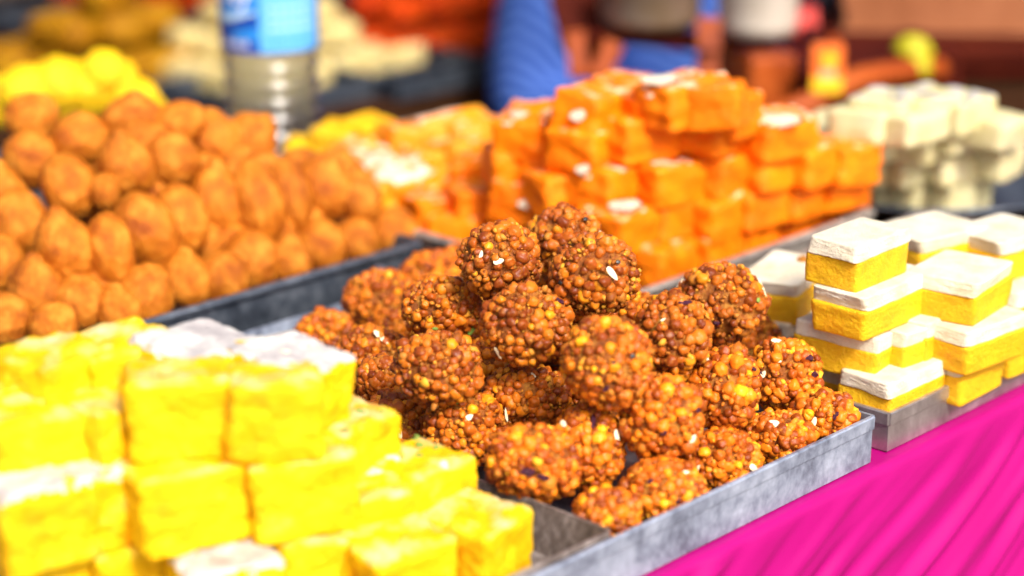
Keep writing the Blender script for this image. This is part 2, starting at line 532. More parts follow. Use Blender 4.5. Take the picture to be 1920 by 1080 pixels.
# cloth: flat over the top, rolls over the front edge and hangs with slanting pulled folds
def cloth_mesh():
    us = np.concatenate([np.linspace(-0.95, -0.32, 60), np.linspace(-0.318, 0.75, 560), np.linspace(0.76, 1.75, 90)])
    prof = []                                           # (v, z, normal v, normal z, hang)
    for v in np.linspace(0.115, -0.003, 10):
        prof.append((v, 0.0, 0.0, 1.0, 0.0))
    for a in np.linspace(12, 88, 7):
        t = math.radians(a)
        prof.append((-0.003 - 0.006 * math.sin(t), -0.006 + 0.006 * math.cos(t), -math.sin(t), math.cos(t), 0.15 + 0.55 * a / 84))
    t = math.radians(88)
    for s in np.concatenate([np.linspace(0.003, 0.20, 100), np.linspace(0.21, 0.66, 45)]):
        prof.append((-0.0090 - s * math.cos(t), -0.0058 - s * math.sin(t), -math.sin(t), math.cos(t), 1.0))
    vs = []
    for (v, z, nv, nzz, hg) in prof:
        for u in us:
            d = 0.0
            if hg > 0:
                q = z - 0.62 * u + 0.018 * math.sin(u * 9) + 0.010 * noise.noise(Vector((u * 5, z * 5, 3)))
                w_ = q * 56 + 1.9 * noise.noise(Vector((u * 3.1, q * 9, 0.7))) + 0.9 * noise.noise(Vector((u * 9.0, q * 17, 2.7)))
                k_ = 0.55 + 0.95 * noise.noise(Vector((q * 16, u * 2.6, 4.0)))
                a = 0.5 + 0.5 * math.sin(w_ * 2.9)
                b = noise.noise(Vector((q * 75, u * 3.5, 5.1)))
                d = hg * min(1.0, 0.25 + abs(z) * 25) * (0.0074 * k_ * a + 0.0036 * b + 0.001)
            p = WP(u, v + nv * d, z + nzz * d)
            vs.append((p.x, p.y, p.z))
    n = len(us)
    fs = [(i * n + j, (i + 1) * n + j, (i + 1) * n + j + 1, i * n + j + 1) for i in range(len(prof) - 1) for j in range(n - 1)]
    return mesh_np('tablecloth', vs, fs)
tag(link('tablecloth', cloth_mesh(), M['cloth']), 'bright magenta pink cloth hanging in slanting folds below the trays', 'tablecloth')

# ------------------------------------------------------------------ trays
def tray(name, label, u0, u1, v0, v1, h, m, z0=0.001, slope=0.0, lip=0.006, t=0.0012, inner=None, back_h=None):
    w, d = u1 - u0, v1 - v0
    o = WP((u0 + u1) / 2, (v0 + v1) / 2, z0)
    e = empty(name, o, (0, 0, YAW))
    tag(e, label, 'tray', 'metal trays of sweets')
    bm = bmesh.new()
    add_box(bm, (-w / 2 + t, -d / 2 + t, 0), (w / 2 - t, d / 2 - t, t))
    link('tray_floor', bm_mesh('tray_floor', bm), inner or m, e)
    def wall(a, b, nx, ny, h=h):           # a, b: bottom ends, (nx, ny) outward
        bm = bmesh.new()
        N = 24
        A, B, n = Vector((*a, 0)), Vector((*b, 0)), Vector((nx, ny, 0))
        rows = []
        prof = [(-t, 0.0), (0.0, 0.0), (slope, h), (slope + lip * 0.25, h + 0.0012), (slope + lip * 0.7, h + 0.0010), (slope + lip, h - 0.001), (slope + lip, h - 0.0030), (slope + lip * 0.85, h - 0.0030), (slope + lip * 0.8, h - 0.0006), (slope - t, h - 0.0004)]
        if lip < 0.004:                    # hemmed edge: a doubled strip folded down the outside
            prof = [(-t, 0.0), (0.0, 0.0), (slope, h - 0.0085), (slope + 0.0014, h - 0.0080), (slope + 0.0016, h - 0.0008), (slope + 0.0008, h), (slope - t, h), (slope - t, h - 0.001)]
        for k in range(N + 1):
            f = k / N
            base = A.lerp(B, f)
            wob = 0.0007 * noise.noise(Vector((base.x * 9 + nx * 4, base.y * 9 + ny * 3, u0)))
            rows.append([bm.verts.new(base + n * (po + wob * (pz / h)) + Vector((0, 0, pz + wob * (pz / h)))) for po, pz in prof])
        m_ = len(prof)
        for r1, r2 in zip(rows, rows[1:]):
            for k in range(m_):
                bm.faces.new((r1[k], r2[k], r2[(k + 1) % m_], r1[(k + 1) % m_]))
        bm.faces.new(rows[0])
        bm.faces.new(list(reversed(rows[-1])))
        bmesh.ops.recalc_face_normals(bm, faces=bm.faces)
        return link('side_wall', bm_mesh('side_wall', bm), m, e)
    x, y = w / 2, d / 2
    wall((-x, -y), (x, -y), 0, -1)
    wall((x, -y), (x, y), 1, 0)
    wall((x, y), (-x, y), 0, 1, back_h or h)
    wall((-x, y), (-x, -y), -1, 0)
    return e

tray('sweets_tray', 'wide galvanised tray holding the pile of boondi laddus', -0.66, -0.002, 0.0, 0.435, 0.030, M['galv'], lip=0.003, inner=M['dark_steel'], back_h=0.0095)
tray('sweets_tray', 'worn brown steel tray under the yellow barfi blocks', -0.64, -0.2365, 0.0075, 0.30, 0.0285, M['worn_steel'], z0=0.0035, lip=0.0035, slope=0.002)
tray('sweets_tray', 'dark blue-grey tray under the rows of fried fritters', -0.72, 0.060, 0.458, 0.735, 0.030, M['dark_steel'], lip=0.0055)
tray('sweets_tray', 'grey steel tray under the big stack of orange barfi', 0.082, 0.372, 0.257, 0.745, 0.030, M['grey_steel'], lip=0.0055, inner=M['dark_steel'])
tray('sweets_tray', 'shiny steel tray under the white-topped yellow barfi slices', 0.0185, 0.42, 0.002, 0.235, 0.0255, M['shiny_steel'], lip=0.003)
tray('sweets_tray', 'steel tray at the back behind the fritters, with yellow sweets', -0.44, 0.115, 0.765, 0.945, 0.026, M['dark_steel'], lip=0.005)

# ------------------------------------------------------------------ laddus
# (px, py, width px, height px, centre height guess, tint, label)
BR, MD, OR = (1.10, 0.98, 0.92), (1.32, 1.17, 0.92), (1.52, 1.33, 0.90)
LADDUS = [
 (940, 491, 158, 150, .114, BR, 'brown laddu at the top of the pile, just left of the two highest'),
 (1060, 452, 148, 134, .110, BR, 'highest laddu on the very peak of the pile, half hidden behind another'),
 (1113, 516, 178, 158, .120, BR, 'large laddu with a long white almond sliver just below the peak'),
 (985, 609, 168, 154, .098, BR, 'rounded laddu in the middle of the pile beneath the top pair'),
 (827, 578, 158, 124, .078, MD, 'laddu with a green leaf sprig on its lower side, left of centre'),
 (712, 562, 138, 122, .036, MD, 'laddu at the back beside the blue-grey fritter tray wall'),
 (806, 524, 112, 100, .030, OR, 'small orange laddu peeking over the back row by the fritter tray corner'),
 (864, 505, 100, 96, .032, OR, 'laddu mostly hidden behind the upper left one, showing one white sliver'),
 (612, 632, 120, 100, .025, MD, 'laddu at the far left end, beside the yellow barfi corner'),
 (696, 668, 132, 112, .040, BR, 'laddu with a cream almond strip on top at the left of the pile'),
 (822, 690, 172, 142, .072, BR, 'broad dark sticky laddu with a flattened top, left of centre'),
 (722, 712, 112, 92, .050, BR, 'dark laddu stuck to the left side of the broad sticky one'),
 (745, 790, 130, 122, .028, BR, 'laddu low on the left touching the yellow barfi with a white seed'),
 (874, 806, 164, 150, .038, MD, 'laddu with white nut bits, standing behind the worn steel tray rim'),
 (986, 744, 172, 124, .052, MD, 'shaded laddu with a green speck in the centre hollow of the pile'),
 (1140, 680, 172, 176, .094, MD, 'bright laddu in the centre of the pile with a bead sticking out'),
 (1262, 625, 150, 152, .094, BR, 'greyish brown laddu with a black petal on top, right of centre'),
 (1350, 568, 172, 158, .078, BR, 'top right laddu with an almond sliver on its edge'),
 (1358, 730, 138, 162, .058, OR, 'laddu with yellow crumbs below the greyish brown one'),
 (1470, 704, 142, 150, .046, OR, 'laddu with dark purple petals on its edge next to the white-topped barfi'),
 (1242, 784, 160, 168, .060, OR, 'large orange laddu with one almond disc in the front of the pile'),
 (1352, 863, 152, 124, .027, OR, 'front row laddu with almond chips second from the tray corner'),
 (1463, 822, 134, 104, .027, OR, 'front row laddu with a round white almond disc behind the tray rim'),
 (1543, 782, 122, 104, .026, OR, 'last laddu of the front row in the tray corner with a purple petal'),
 (1245, 925, 168, 134, .027, OR, 'front row laddu leaning on the galvanised tray wall with yellow flakes'),
 (1000, 868, 182, 148, .042, OR, 'orange laddu with a dark purple petal above the worn tray rim'),
 (1102, 838, 146, 166, .046, OR, 'orange laddu with an upright white sliver in the front'),
 (1136, 962, 128, 96, .026, OR, 'low bright orange laddu in the corner between the two tray rims'),
 (656, 757, 100, 90, .026, BR, 'dark laddu deep in the gap behind the yellow barfi'),
]
NL = len(LADDUS)
rays = [ray(l[0], l[1]) for l in LADDUS]
t0 = np.array([(l[4] - H) / r.z for l, r in zip(LADDUS, rays)])
T = t0.copy()
RC = np.array([[r.x, r.y, r.z] for r in rays])
for it in range(900):
    RX = np.array([l[2] for l in LADDUS]) / 2 / FPX * T
    RY = np.array([l[3] for l in LADDUS]) / 2 / FPX * T
    RAD = (RX * 0.5 + RY * 0.5)
    Pn = RC * T[:, None] + np.array([0, 0, H])
    dT = 0.015 * (t0 - T)
    for i in range(NL):
        for j in range(i + 1, NL):
            d = Pn[i] - Pn[j]
            L = np.linalg.norm(d) + 1e-9
            pen = 0.93 * (RAD[i] + RAD[j]) - L
            if pen > 0:
                n = d / L
                a, b = RC[i] @ n, -(RC[j] @ n)
                s = a * a + b * b + 0.02
                dT[i] += 0.3 * pen * a / s
                dT[j] += 0.3 * pen * b / s
    T = T + np.clip(dT, -0.004, 0.004)
    for i in range(NL):
        tmax = (0.003 + 0.93 * RAD[i] - H) / RC[i][2]
        T[i] = min(T[i], tmax)
        for _ in range(3):
            u, v = UV(Vector(RC[i] * T[i]) + Vector((0, 0, H)))
            if v < RAD[i] * 0.97 and v < 0.05:
                T[i] += 0.5 * (RAD[i] * 0.97 - v)
FILL = [(935, 690, .045), (1075, 630, .060), (1185, 610, .055), (1205, 700, .040), (850, 650, .035), (1300, 665, .040), (1110, 775, .027), (1400, 645, .035), (1050, 540, .065), (960, 560, .055), (765, 640, .027), (785, 745, .026), (905, 620, .030), (1010, 690, .027), (1180, 770, .027), (1290, 740, .027), (1400, 760, .026), (930, 790, .026), (1060, 900, .026), (1170, 880, .026)]
FILL_LABEL = ['laddu buried behind the rounded middle one, at its lower left', 'laddu buried behind the bright central one, just above it', 'laddu buried between the large almond-sliver laddu and the greyish one', 'laddu buried between the bright central one and the greyish one', 'laddu buried beneath the one with the green sprig', 'laddu buried under the greyish brown one', 'laddu buried at the floor below the bright central one', 'laddu buried under the top right one', 'laddu buried under the two highest ones', 'laddu buried between the top left one and the rounded middle one', 'laddu buried at the floor behind the cream almond strip laddu', 'laddu buried under the broad dark sticky one', 'laddu buried at the floor behind the broad dark sticky one', 'laddu buried at the floor below the rounded middle one', 'laddu buried at the floor beside the large orange one', 'laddu buried at the floor under the yellow-crumbed one', 'laddu buried at the floor under the purple-edged one', 'laddu buried at the floor behind the worn tray rim', 'laddu buried at the floor beside the petalled orange one', 'laddu buried at the floor under the large orange one']
for k, (fx, fy, fz) in enumerate(FILL):
    fr_ = np.array(ray(fx, fy))
    best = None
    for dt in np.linspace(-0.01, 0.16, 86):
        t = (fz - H) / fr_[2] + dt
        p = fr_ * t + np.array([0, 0, H])
        if p[2] < 0.0255:
            break
        c_ = np.linalg.norm(RC * T[:, None] + np.array([0, 0, H]) - p, axis=1)
        pen = np.maximum(0, 0.024 + RAD - c_).max()
        if best is None or pen < best[0] - 1e-4:
            best = (pen, t)
    if best and UV(Vector(fr_ * best[1]))[1] < 0.040:
        continue
    if best and best[0] < 0.011:
        t = best[1]
        wpx = 0.047 * FPX / t
        LADDUS.append((fx, fy, wpx, wpx * .94, fz, MD, FILL_LABEL[k]))
        RC = np.vstack([RC, fr_])
        T = np.append(T, t)
        RAD = np.append(RAD, 0.0235)
NL = len(LADDUS)
print('laddus', NL)
LP = RC * T[:, None] + np.array([0, 0, H])
LRX = np.array([l[2] for l in LADDUS]) / 2 / FPX * T * 0.955
LRY = np.array([l[3] for l in LADDUS]) / 2 / FPX * T * 0.955

def inside(p, mv=0.0016, mu=0.0050):
    """Pull a point that would stick through the front or end wall of the tray back inside."""
    u, v = UV(Vector(p))
    if p[2] < 0.034:
        if v < mv:
            p = p + np.array(VA) * (mv - v)
        if u > -mu:
            p = p - np.array(UA) * (u + mu)
    return p
GR = []                                                 # shared boondi grain meshes
for k in range(8):
    v, f = ICO[3]
    sc_ = np.array([1 + 0.16 * math.sin(k * 2.1), 1 + 0.16 * math.cos(k * 1.3), 1 - 0.10 * math.sin(k)])
    vv = [(np.array(p) * (1 + 0.26 * nz(p, 1.4, k * 3.3) + 0.10 * nz(p, 3.2, k))) * sc_ for p in v]
    GR.append(mesh_np('boondi', vv, f))
    GR[-1].materials.append(M['boondi'])
GT = []
for k in range(6):
    v, f = ICO[2]
    GT.append((np.array([np.array(p) * (1 + 0.30 * nz(p, 1.5, k * 4.1)) for p in v]), f))
CT = []
for k in range(6):
    v, f = ICO[1]
    CT.append((np.array([np.array(p) * (1 + 0.55 * nz(p, 1.7, k * 5.3)) for p in v]), f))

def rand_rot(r):
    q = r.normal(size=4)
    q /= np.linalg.norm(q)
    w, x, y, z = q
    return np.array([[1 - 2 * (y * y + z * z), 2 * (x * y - z * w), 2 * (x * z + y * w)], [2 * (x * y + z * w), 1 - 2 * (x * x + z * z), 2 * (y * z - x * w)], [2 * (x * z - y * w), 2 * (y * z + x * w), 1 - 2 * (x * x + y * y)]])

CAMN = np.array([0, 0, H])
RIGHT = np.array([1.0, 0, 0])

def laddu_frame(i):
    fw = CAMN - LP[i]
    fw = fw / np.linalg.norm(fw)
    rt = np.cross(np.array([0, 0, 1.0]), fw)
    rt /= np.linalg.norm(rt)
    up = np.cross(fw, rt)
    return rt, up, fw

def hidden_at(p, me):
    d = CAMN - p
    L = np.linalg.norm(d)
    d = d / L
    for j in range(NL):
        if j == me:
            continue
        c = LP[j] - p
        s = c @ d
        if s > 0 and np.linalg.norm(c - d * s) < 0.96 * 0.5 * (LRX[j] + LRY[j]):
            return True
    return False

LOBJ = []
for i, (px, py, w, h, zg, tint, label) in enumerate(LADDUS):
    r = np.random.default_rng(100 + i)
    c = LP[i]
    rt, up, fw = laddu_frame(i)
    ax = np.stack([rt * LRX[i], up * LRY[i], fw * (LRX[i] + LRY[i]) / 2])     # rows: half axes
    shp = lambda n: 1 + 0.11 * nz(n, 1.2, i * 7.7) + 0.045 * nz(n, 3.1, i * 3.1)
    o = link('laddu', GR[0], None, loc=c)               # the mass gets its own mesh below
    o.color = (*tint, 1)
    tag(o, label, 'laddu', 'boondi laddus in the galvanised tray')
    LOBJ.append(o)
    # grain directions: relaxed random points
    N = 215
    g_ = (1 + 5 ** 0.5) / 2
    k = np.arange(N) + 0.5
    ph = np.arccos(1 - 2 * k / N)
    th = 2 * np.pi * k / g_ + i
    n = np.stack([np.cos(th) * np.sin(ph), np.sin(th) * np.sin(ph), np.cos(ph)], 1) + r.normal(size=(N, 3)) * 0.052
    n /= np.linalg.norm(n, axis=1)[:, None]
    Rr = rand_rot(r)
    n = n @ Rr.T
    rad = np.clip(r.normal(0.0029, 0.00065, N), 0.0015, 0.0043)
    keep = np.ones(N, bool)
    for q in range(N):                                  # bare crumbly patches
        if fbm(n[q], 2.3, i * 1.9 + 40) > 0.42:
            keep[q] = r.random() < 0.3
    pos = np.zeros((N, 3))
    for q in range(N):
        dep = r.normal(0.938, 0.026)
        pos[q] = inside((n[q] * shp(n[q]) * dep) @ ax + c, 0.0045, 0.0075) - c
    v, f = ICO[5] if i < 29 else ICO[4]
    cosd = np.clip(v @ n[keep].T, -1, 1)
    wid = (rad[keep] / 0.0245)[None, :] * 1.28
    lift = np.exp(-(np.arccos(cosd) / wid) ** 2).max(axis=1)
    vv = []
    for p, lf_ in zip(v, lift):
        k = shp(p) * (0.880 + 0.085 * lf_ + 0.030 * fbm(p, 4.5, i * 2.0) + 0.014 * nz(p, 15, i) + 0.010 * nz(p, 34, i))
        vv.append(inside((p * k) @ ax + c, 0.004, 0.007) - c)
    me = mesh_np('laddu', vv, f)
    me.materials.append(M['binder'])
    o.data = me
    face = n[:, 2]
    order = np.argsort(-face)
    singles = 0
    sv, sf, nv = [], [], 0
    for q in order:
        if not keep[q]:
            continue
        wp = c + pos[q]
        X, Y, D = pix(wp)
        vis = face[q] > 0.12 and 0 < X < 1920 and 0 < Y < 1080 and not hidden_at(wp, i)
        if vis and singles < 84:
            gm = GR[int(r.integers(8))]
            b = link('boondi', gm, None, o, pos[q], tuple(r.uniform(0, 6.28, 3)), (rad[q],) * 3)
            b.color = (*tint, 1)
            singles += 1
        else:
            gv, gf = GT[int(r.integers(6))]
            sv.append((gv * rad[q]) @ rand_rot(r).T + pos[q])
            sf.append(gf + nv)
            nv += len(gv)
    if sv:
        st = link('boondi_grains', mesh_np('boondi_grains', np.concatenate(sv), np.concatenate(sf)), M['boondi'], o)
        st['kind'] = 'stuff'
        st.color = (*tint, 1)
    sv, sf, nv = [], [], 0
    for q in range(420):                                # crumbs and flakes between the grains
        d = r.normal(size=3)
        d /= np.linalg.norm(d)
        rr = abs(r.normal(0.0, 0.0007)) + 0.0005
        if r.random() < 0.09:
            rr *= 2.0
        if d[2] < -0.2 and r.random() < 0.6:
            continue
        gv, gf = CT[int(r.integers(6))]
        p = inside((d * shp(d) * r.uniform(0.92, 1.02)) @ ax + c, 0.003, 0.006) - c
        sv.append((gv * rr * r.uniform(0.6, 1.4, 3)) @ rand_rot(r).T + p)
        sf.append(gf + nv)
        nv += len(gv)
    cr = link('crumbs', mesh_np('crumbs', np.concatenate(sv), np.concatenate(sf)), M['crumb'], o)
    cr['kind'] = 'stuff'
    cr.color = (*tint, 1)

# garnish seen on single laddus: (laddu, px, py, kind, length px, width px, angle deg)
GARN = [
 (2, 1147, 513, 'almond', 30, 11, -50), (2, 1158, 492, 'seed', 9, 7, 0), (2, 1052, 530, 'seed', 8, 8, 0),
 (1, 1097, 412, 'seed', 9, 7, 20), (1, 1125, 440, 'almond', 14, 6, -50), (0, 903, 478, 'almond', 16, 7, 80), (0, 935, 490, 'almond', 20, 11, 15), (0, 893, 432, 'green', 12, 4, 25),
 (3, 1048, 566, 'petal', 16, 10, -40), (3, 935, 660, 'almond', 26, 7, -75), (3, 908, 585, 'petal', 12, 7, 70),
 (4, 885, 612, 'leaf', 34, 15, 75), (4, 816, 615, 'green', 11, 6, 10), (4, 840, 541, 'petal', 9, 5, 0),
 (7, 857, 520, 'almond', 16, 10, -70), (9, 714, 634, 'almond', 36, 10, -50), (11, 705, 728, 'almond', 16, 5, -20),
 (12, 748, 811, 'almond', 22, 10, -70), (12, 697, 762, 'almond', 16, 9, 20), (12, 713, 760, 'petal', 9, 7, 0),
 (13, 826, 760, 'almond', 26, 8, 40), (13, 880, 783, 'almond', 15, 10, 30), (13, 853, 757, 'green', 20, 6, 0), (13, 957, 775, 'almond', 28, 7, 70),
 (14, 1018, 780, 'green', 11, 8, -30), (14, 1000, 705, 'almond', 12, 5, -50), (14, 935, 690, 'green', 10, 4, 50),
 (15, 1185, 668, 'seed', 9, 9, 0), (15, 1137, 728, 'petal', 14, 9, 50), (15, 1150, 680, 'petal', 9, 8, 0),
 (16, 1284, 569, 'petal', 24, 8, 10), (16, 1244, 600, 'almond', 10, 4, 30),
 (17, 1427, 540, 'almond', 36, 6, -62), (17, 1276, 529, 'almond', 24, 6, 50), (17, 1344, 605, 'petal', 11, 7, 0), (17, 1420, 563, 'green', 8, 8, 0),
 (18, 1327, 675, 'almond', 22, 6, -62), (18, 1412, 693, 'petal', 9, 8, -40),
 (19, 1512, 668, 'petal', 24, 14, -45), (19, 1457, 641, 'almond', 21, 9, -15), (19, 1432, 702, 'almond', 15, 9, 60), (19, 1428, 701, 'petal', 8, 10, 60), (19, 1526, 702, 'petal', 10, 12, 60), (19, 1457, 677, 'almond', 18, 7, -10),
 (20, 1297, 822, 'almond', 18, 12, 55), (20, 1245, 811, 'petal', 11, 9, 30), (20, 1307, 770, 'petal', 10, 8, 50),
 (21, 1411, 877, 'almond', 20, 11, -30), (21, 1308, 879, 'almond', 20, 7, 55), (21, 1318, 845, 'almond', 13, 8, 40),
 (22, 1450, 796, 'almond', 22, 15, 15), (22, 1419, 787, 'petal', 12, 6, 20),
 (23, 1527, 790, 'almond', 18, 9, 75), (23, 1568, 780, 'petal', 15, 12, 50), (23, 1548, 726, 'almond', 16, 5, 5),
 (24, 1285, 887, 'almond', 12, 6, 10), (24, 1220, 903, 'petal', 12, 8, 20), (24, 1270, 939, 'petal', 8, 10, 0),
 (25, 990, 885, 'petal', 26, 15, 0), (25, 1018, 894, 'petal', 22, 10, -15), (26, 1155, 820, 'almond', 28, 9, -82), (26, 1058, 796, 'almond', 16, 10, -45), (26, 1112, 822, 'petal', 14, 14, 40), (26, 1112, 792, 'petal', 26, 8, 85),
 (27, 1113, 915, 'almond', 17, 6, 0),
]
def flake_mesh(name, kind):
    v, f = ICO[3] if kind != 'petal' else ICO[2]
    out = []
    for p in v:
        q = np.array(p) * np.array([0.5, 0.5, 0.16])
        if kind == 'almond':
            q[2] += 0.10 * (q[0] * 2) ** 2 - 0.05
            q[1] *= 1 - 0.5 * q[0]
        elif kind == 'petal':
            q *= 1 + 0.5 * nz(p, 1.8, 9)
            q[2] += 0.22 * math.sin(q[0] * 6)
        elif kind == 'leaf':
            q[2] += 0.1 * math.sin(q[0] * 7) + 0.03 * math.sin(q[1] * 30)
        else:
            q *= 1 + 0.3 * nz(p, 1.8, 4)
        out.append(q)
    return mesh_np(name, out, f)
FL = {'almond': flake_mesh('almond_sliver', 'almond'), 'petal': flake_mesh('dried_petal', 'petal'), 'green': flake_mesh('pistachio_bit', 'green'), 'leaf': flake_mesh('herb_leaf', 'leaf'), 'seed': flake_mesh('black_seed', 'seed')}
for k_, mm in (('almond', 'almond'), ('petal', 'petal'), ('green', 'green'), ('leaf', 'green'), ('seed', 'seed')):
    FL[k_].materials.append(M[mm])

def flake_on(o, idx, px, py, kind, lp, wp, ang):
    c = LP[idx]
    rt, up, fw = laddu_frame(idx)
    rd = np.array(ray(px, py))
    Rr = (LRX[idx] + LRY[idx]) / 2
    # intersect the ellipsoid: scale the frame to a unit sphere
    B = np.stack([rt / LRX[idx], up / LRY[idx], fw / Rr])
    oo, dd = B @ (CAMN - c), B @ rd
    a, b, cc = dd @ dd, 2 * oo @ dd, oo @ oo - 1.0
    disc = b * b - 4 * a * cc
    if disc > 0:
        t = (-b - math.sqrt(disc)) / (2 * a)
    else:
        t = -b / (2 * a)
    p = CAMN + rd * t
    s = B @ (p - c)
    nrm = B.T @ s
    nrm /= np.linalg.norm(nrm)
    if disc <= 0:
        p = c + (p - c) / max(1.0, np.linalg.norm(s))
    dirv = rt * math.cos(math.radians(ang)) + up * math.sin(math.radians(ang))
    z = Vector(nrm * 0.75 + fw * 0.5).normalized()
    x = Vector(dirv)
    x = (x - z * x.dot(z)).normalized()
    y = z.cross(x)
    d = t
    ms = Matrix((x, y, z)).transposed().to_4x4()
    q = link(FL[kind].name, FL[kind], None, o, Vector(p - c) + z * 0.0012, ms.to_euler(), (lp * d / FPX * 1.05, wp * d / FPX * 1.1, max(wp, 7) * d / FPX * (0.9 if kind != 'leaf' else 0.4)))
    return q
for (i, px, py, kind, l_, w_, a_) in GARN:
    flake_on(LOBJ[i], i, px, py, kind, l_, w_, a_)

# ------------------------------------------------------------------ blocks
def block_mesh(name, sx, sy, sz, seed, rough=0.03, round_=0.12, cuts=9):
    """A hand-cut block, centred, with softened edges and a grainy, uneven skin."""
    bm = bmesh.new()
    bmesh.ops.create_cube(bm, size=2.0)
    bmesh.ops.subdivide_edges(bm, edges=bm.edges[:], cuts=cuts, use_grid_fill=True)
    sk = [random.Random(seed * 31 + k).uniform(-1, 1) for k in range(6)]
    for v in bm.verts:
        c = v.co
        q = Vector((c.x, c.y, c.z))
        # rounded box
        inner = Vector([max(-1 + round_, min(1 - round_, a)) for a in q])
        d = q - inner
        if d.length > 1e-6:
            q = inner + d.normalized() * round_
        q.x *= 1 + 0.05 * sk[0] * q.z + 0.04 * sk[1] * q.y
        q.y *= 1 + 0.05 * sk[2] * q.z + 0.04 * sk[3] * q.x
        q.z *= 1 + 0.04 * sk[4] * q.x + 0.04 * sk[5] * q.y
        n = q.normalized()
        q += n * (rough * 1.6 * nz(q, 1.6, seed * 3.7) + rough * nz(q, 4.2, seed * 1.3) + rough * 0.6 * nz(q, 10, seed * 2.3))
        v.co = Vector((q.x * sx / 2, q.y * sy / 2, q.z * sz / 2))
    return bm_mesh(name, bm, True)

def leaf_mesh(name, blk, seed, thr=0.0, off=0.0005, scale=60, topz=0.6, sharp=0.0):
    """A torn, thin leaf that lies on a block's top: copied top faces, lifted and with ragged outline."""
    zs = [v.co.z for v in blk.vertices]
    zt = max(zs)
    bm = bmesh.new()
    mp = {}
    for p in blk.polygons:
        if p.normal.z < 0.55 or p.center.z < zt * topz:
            continue
        if nz(p.center, scale, seed * 5.1) + 0.5 * nz(p.center, scale * 2.6, seed) < thr:
            continue
        vs = []
        for i in p.vertices:
            if i not in mp:
                v = blk.vertices[i]
                mp[i] = bm.verts.new(v.co + v.normal * off)
            vs.append(mp[i])
        bm.faces.new(vs)
    if not bm.faces:
        bm.free()
        return None
    r = bmesh.ops.extrude_face_region(bm, geom=bm.faces[:])
    for e in r['geom']:
        if isinstance(e, bmesh.types.BMVert):
            e.co.z += off * 0.9
    bmesh.ops.recalc_face_normals(bm, faces=bm.faces)
    return bm_mesh(name, bm, True)

def place(name, me, m, px, py, z, yaw, tilt, label, cat, group, z_of='centre', scale=None):
    p = P(px, py, z)
    o = link(name, me, m, loc=p, rot=(math.radians(tilt[0]), math.radians(tilt[1]), YAW + math.radians(yaw)), scale=scale)
    return tag(o, label, cat, group)

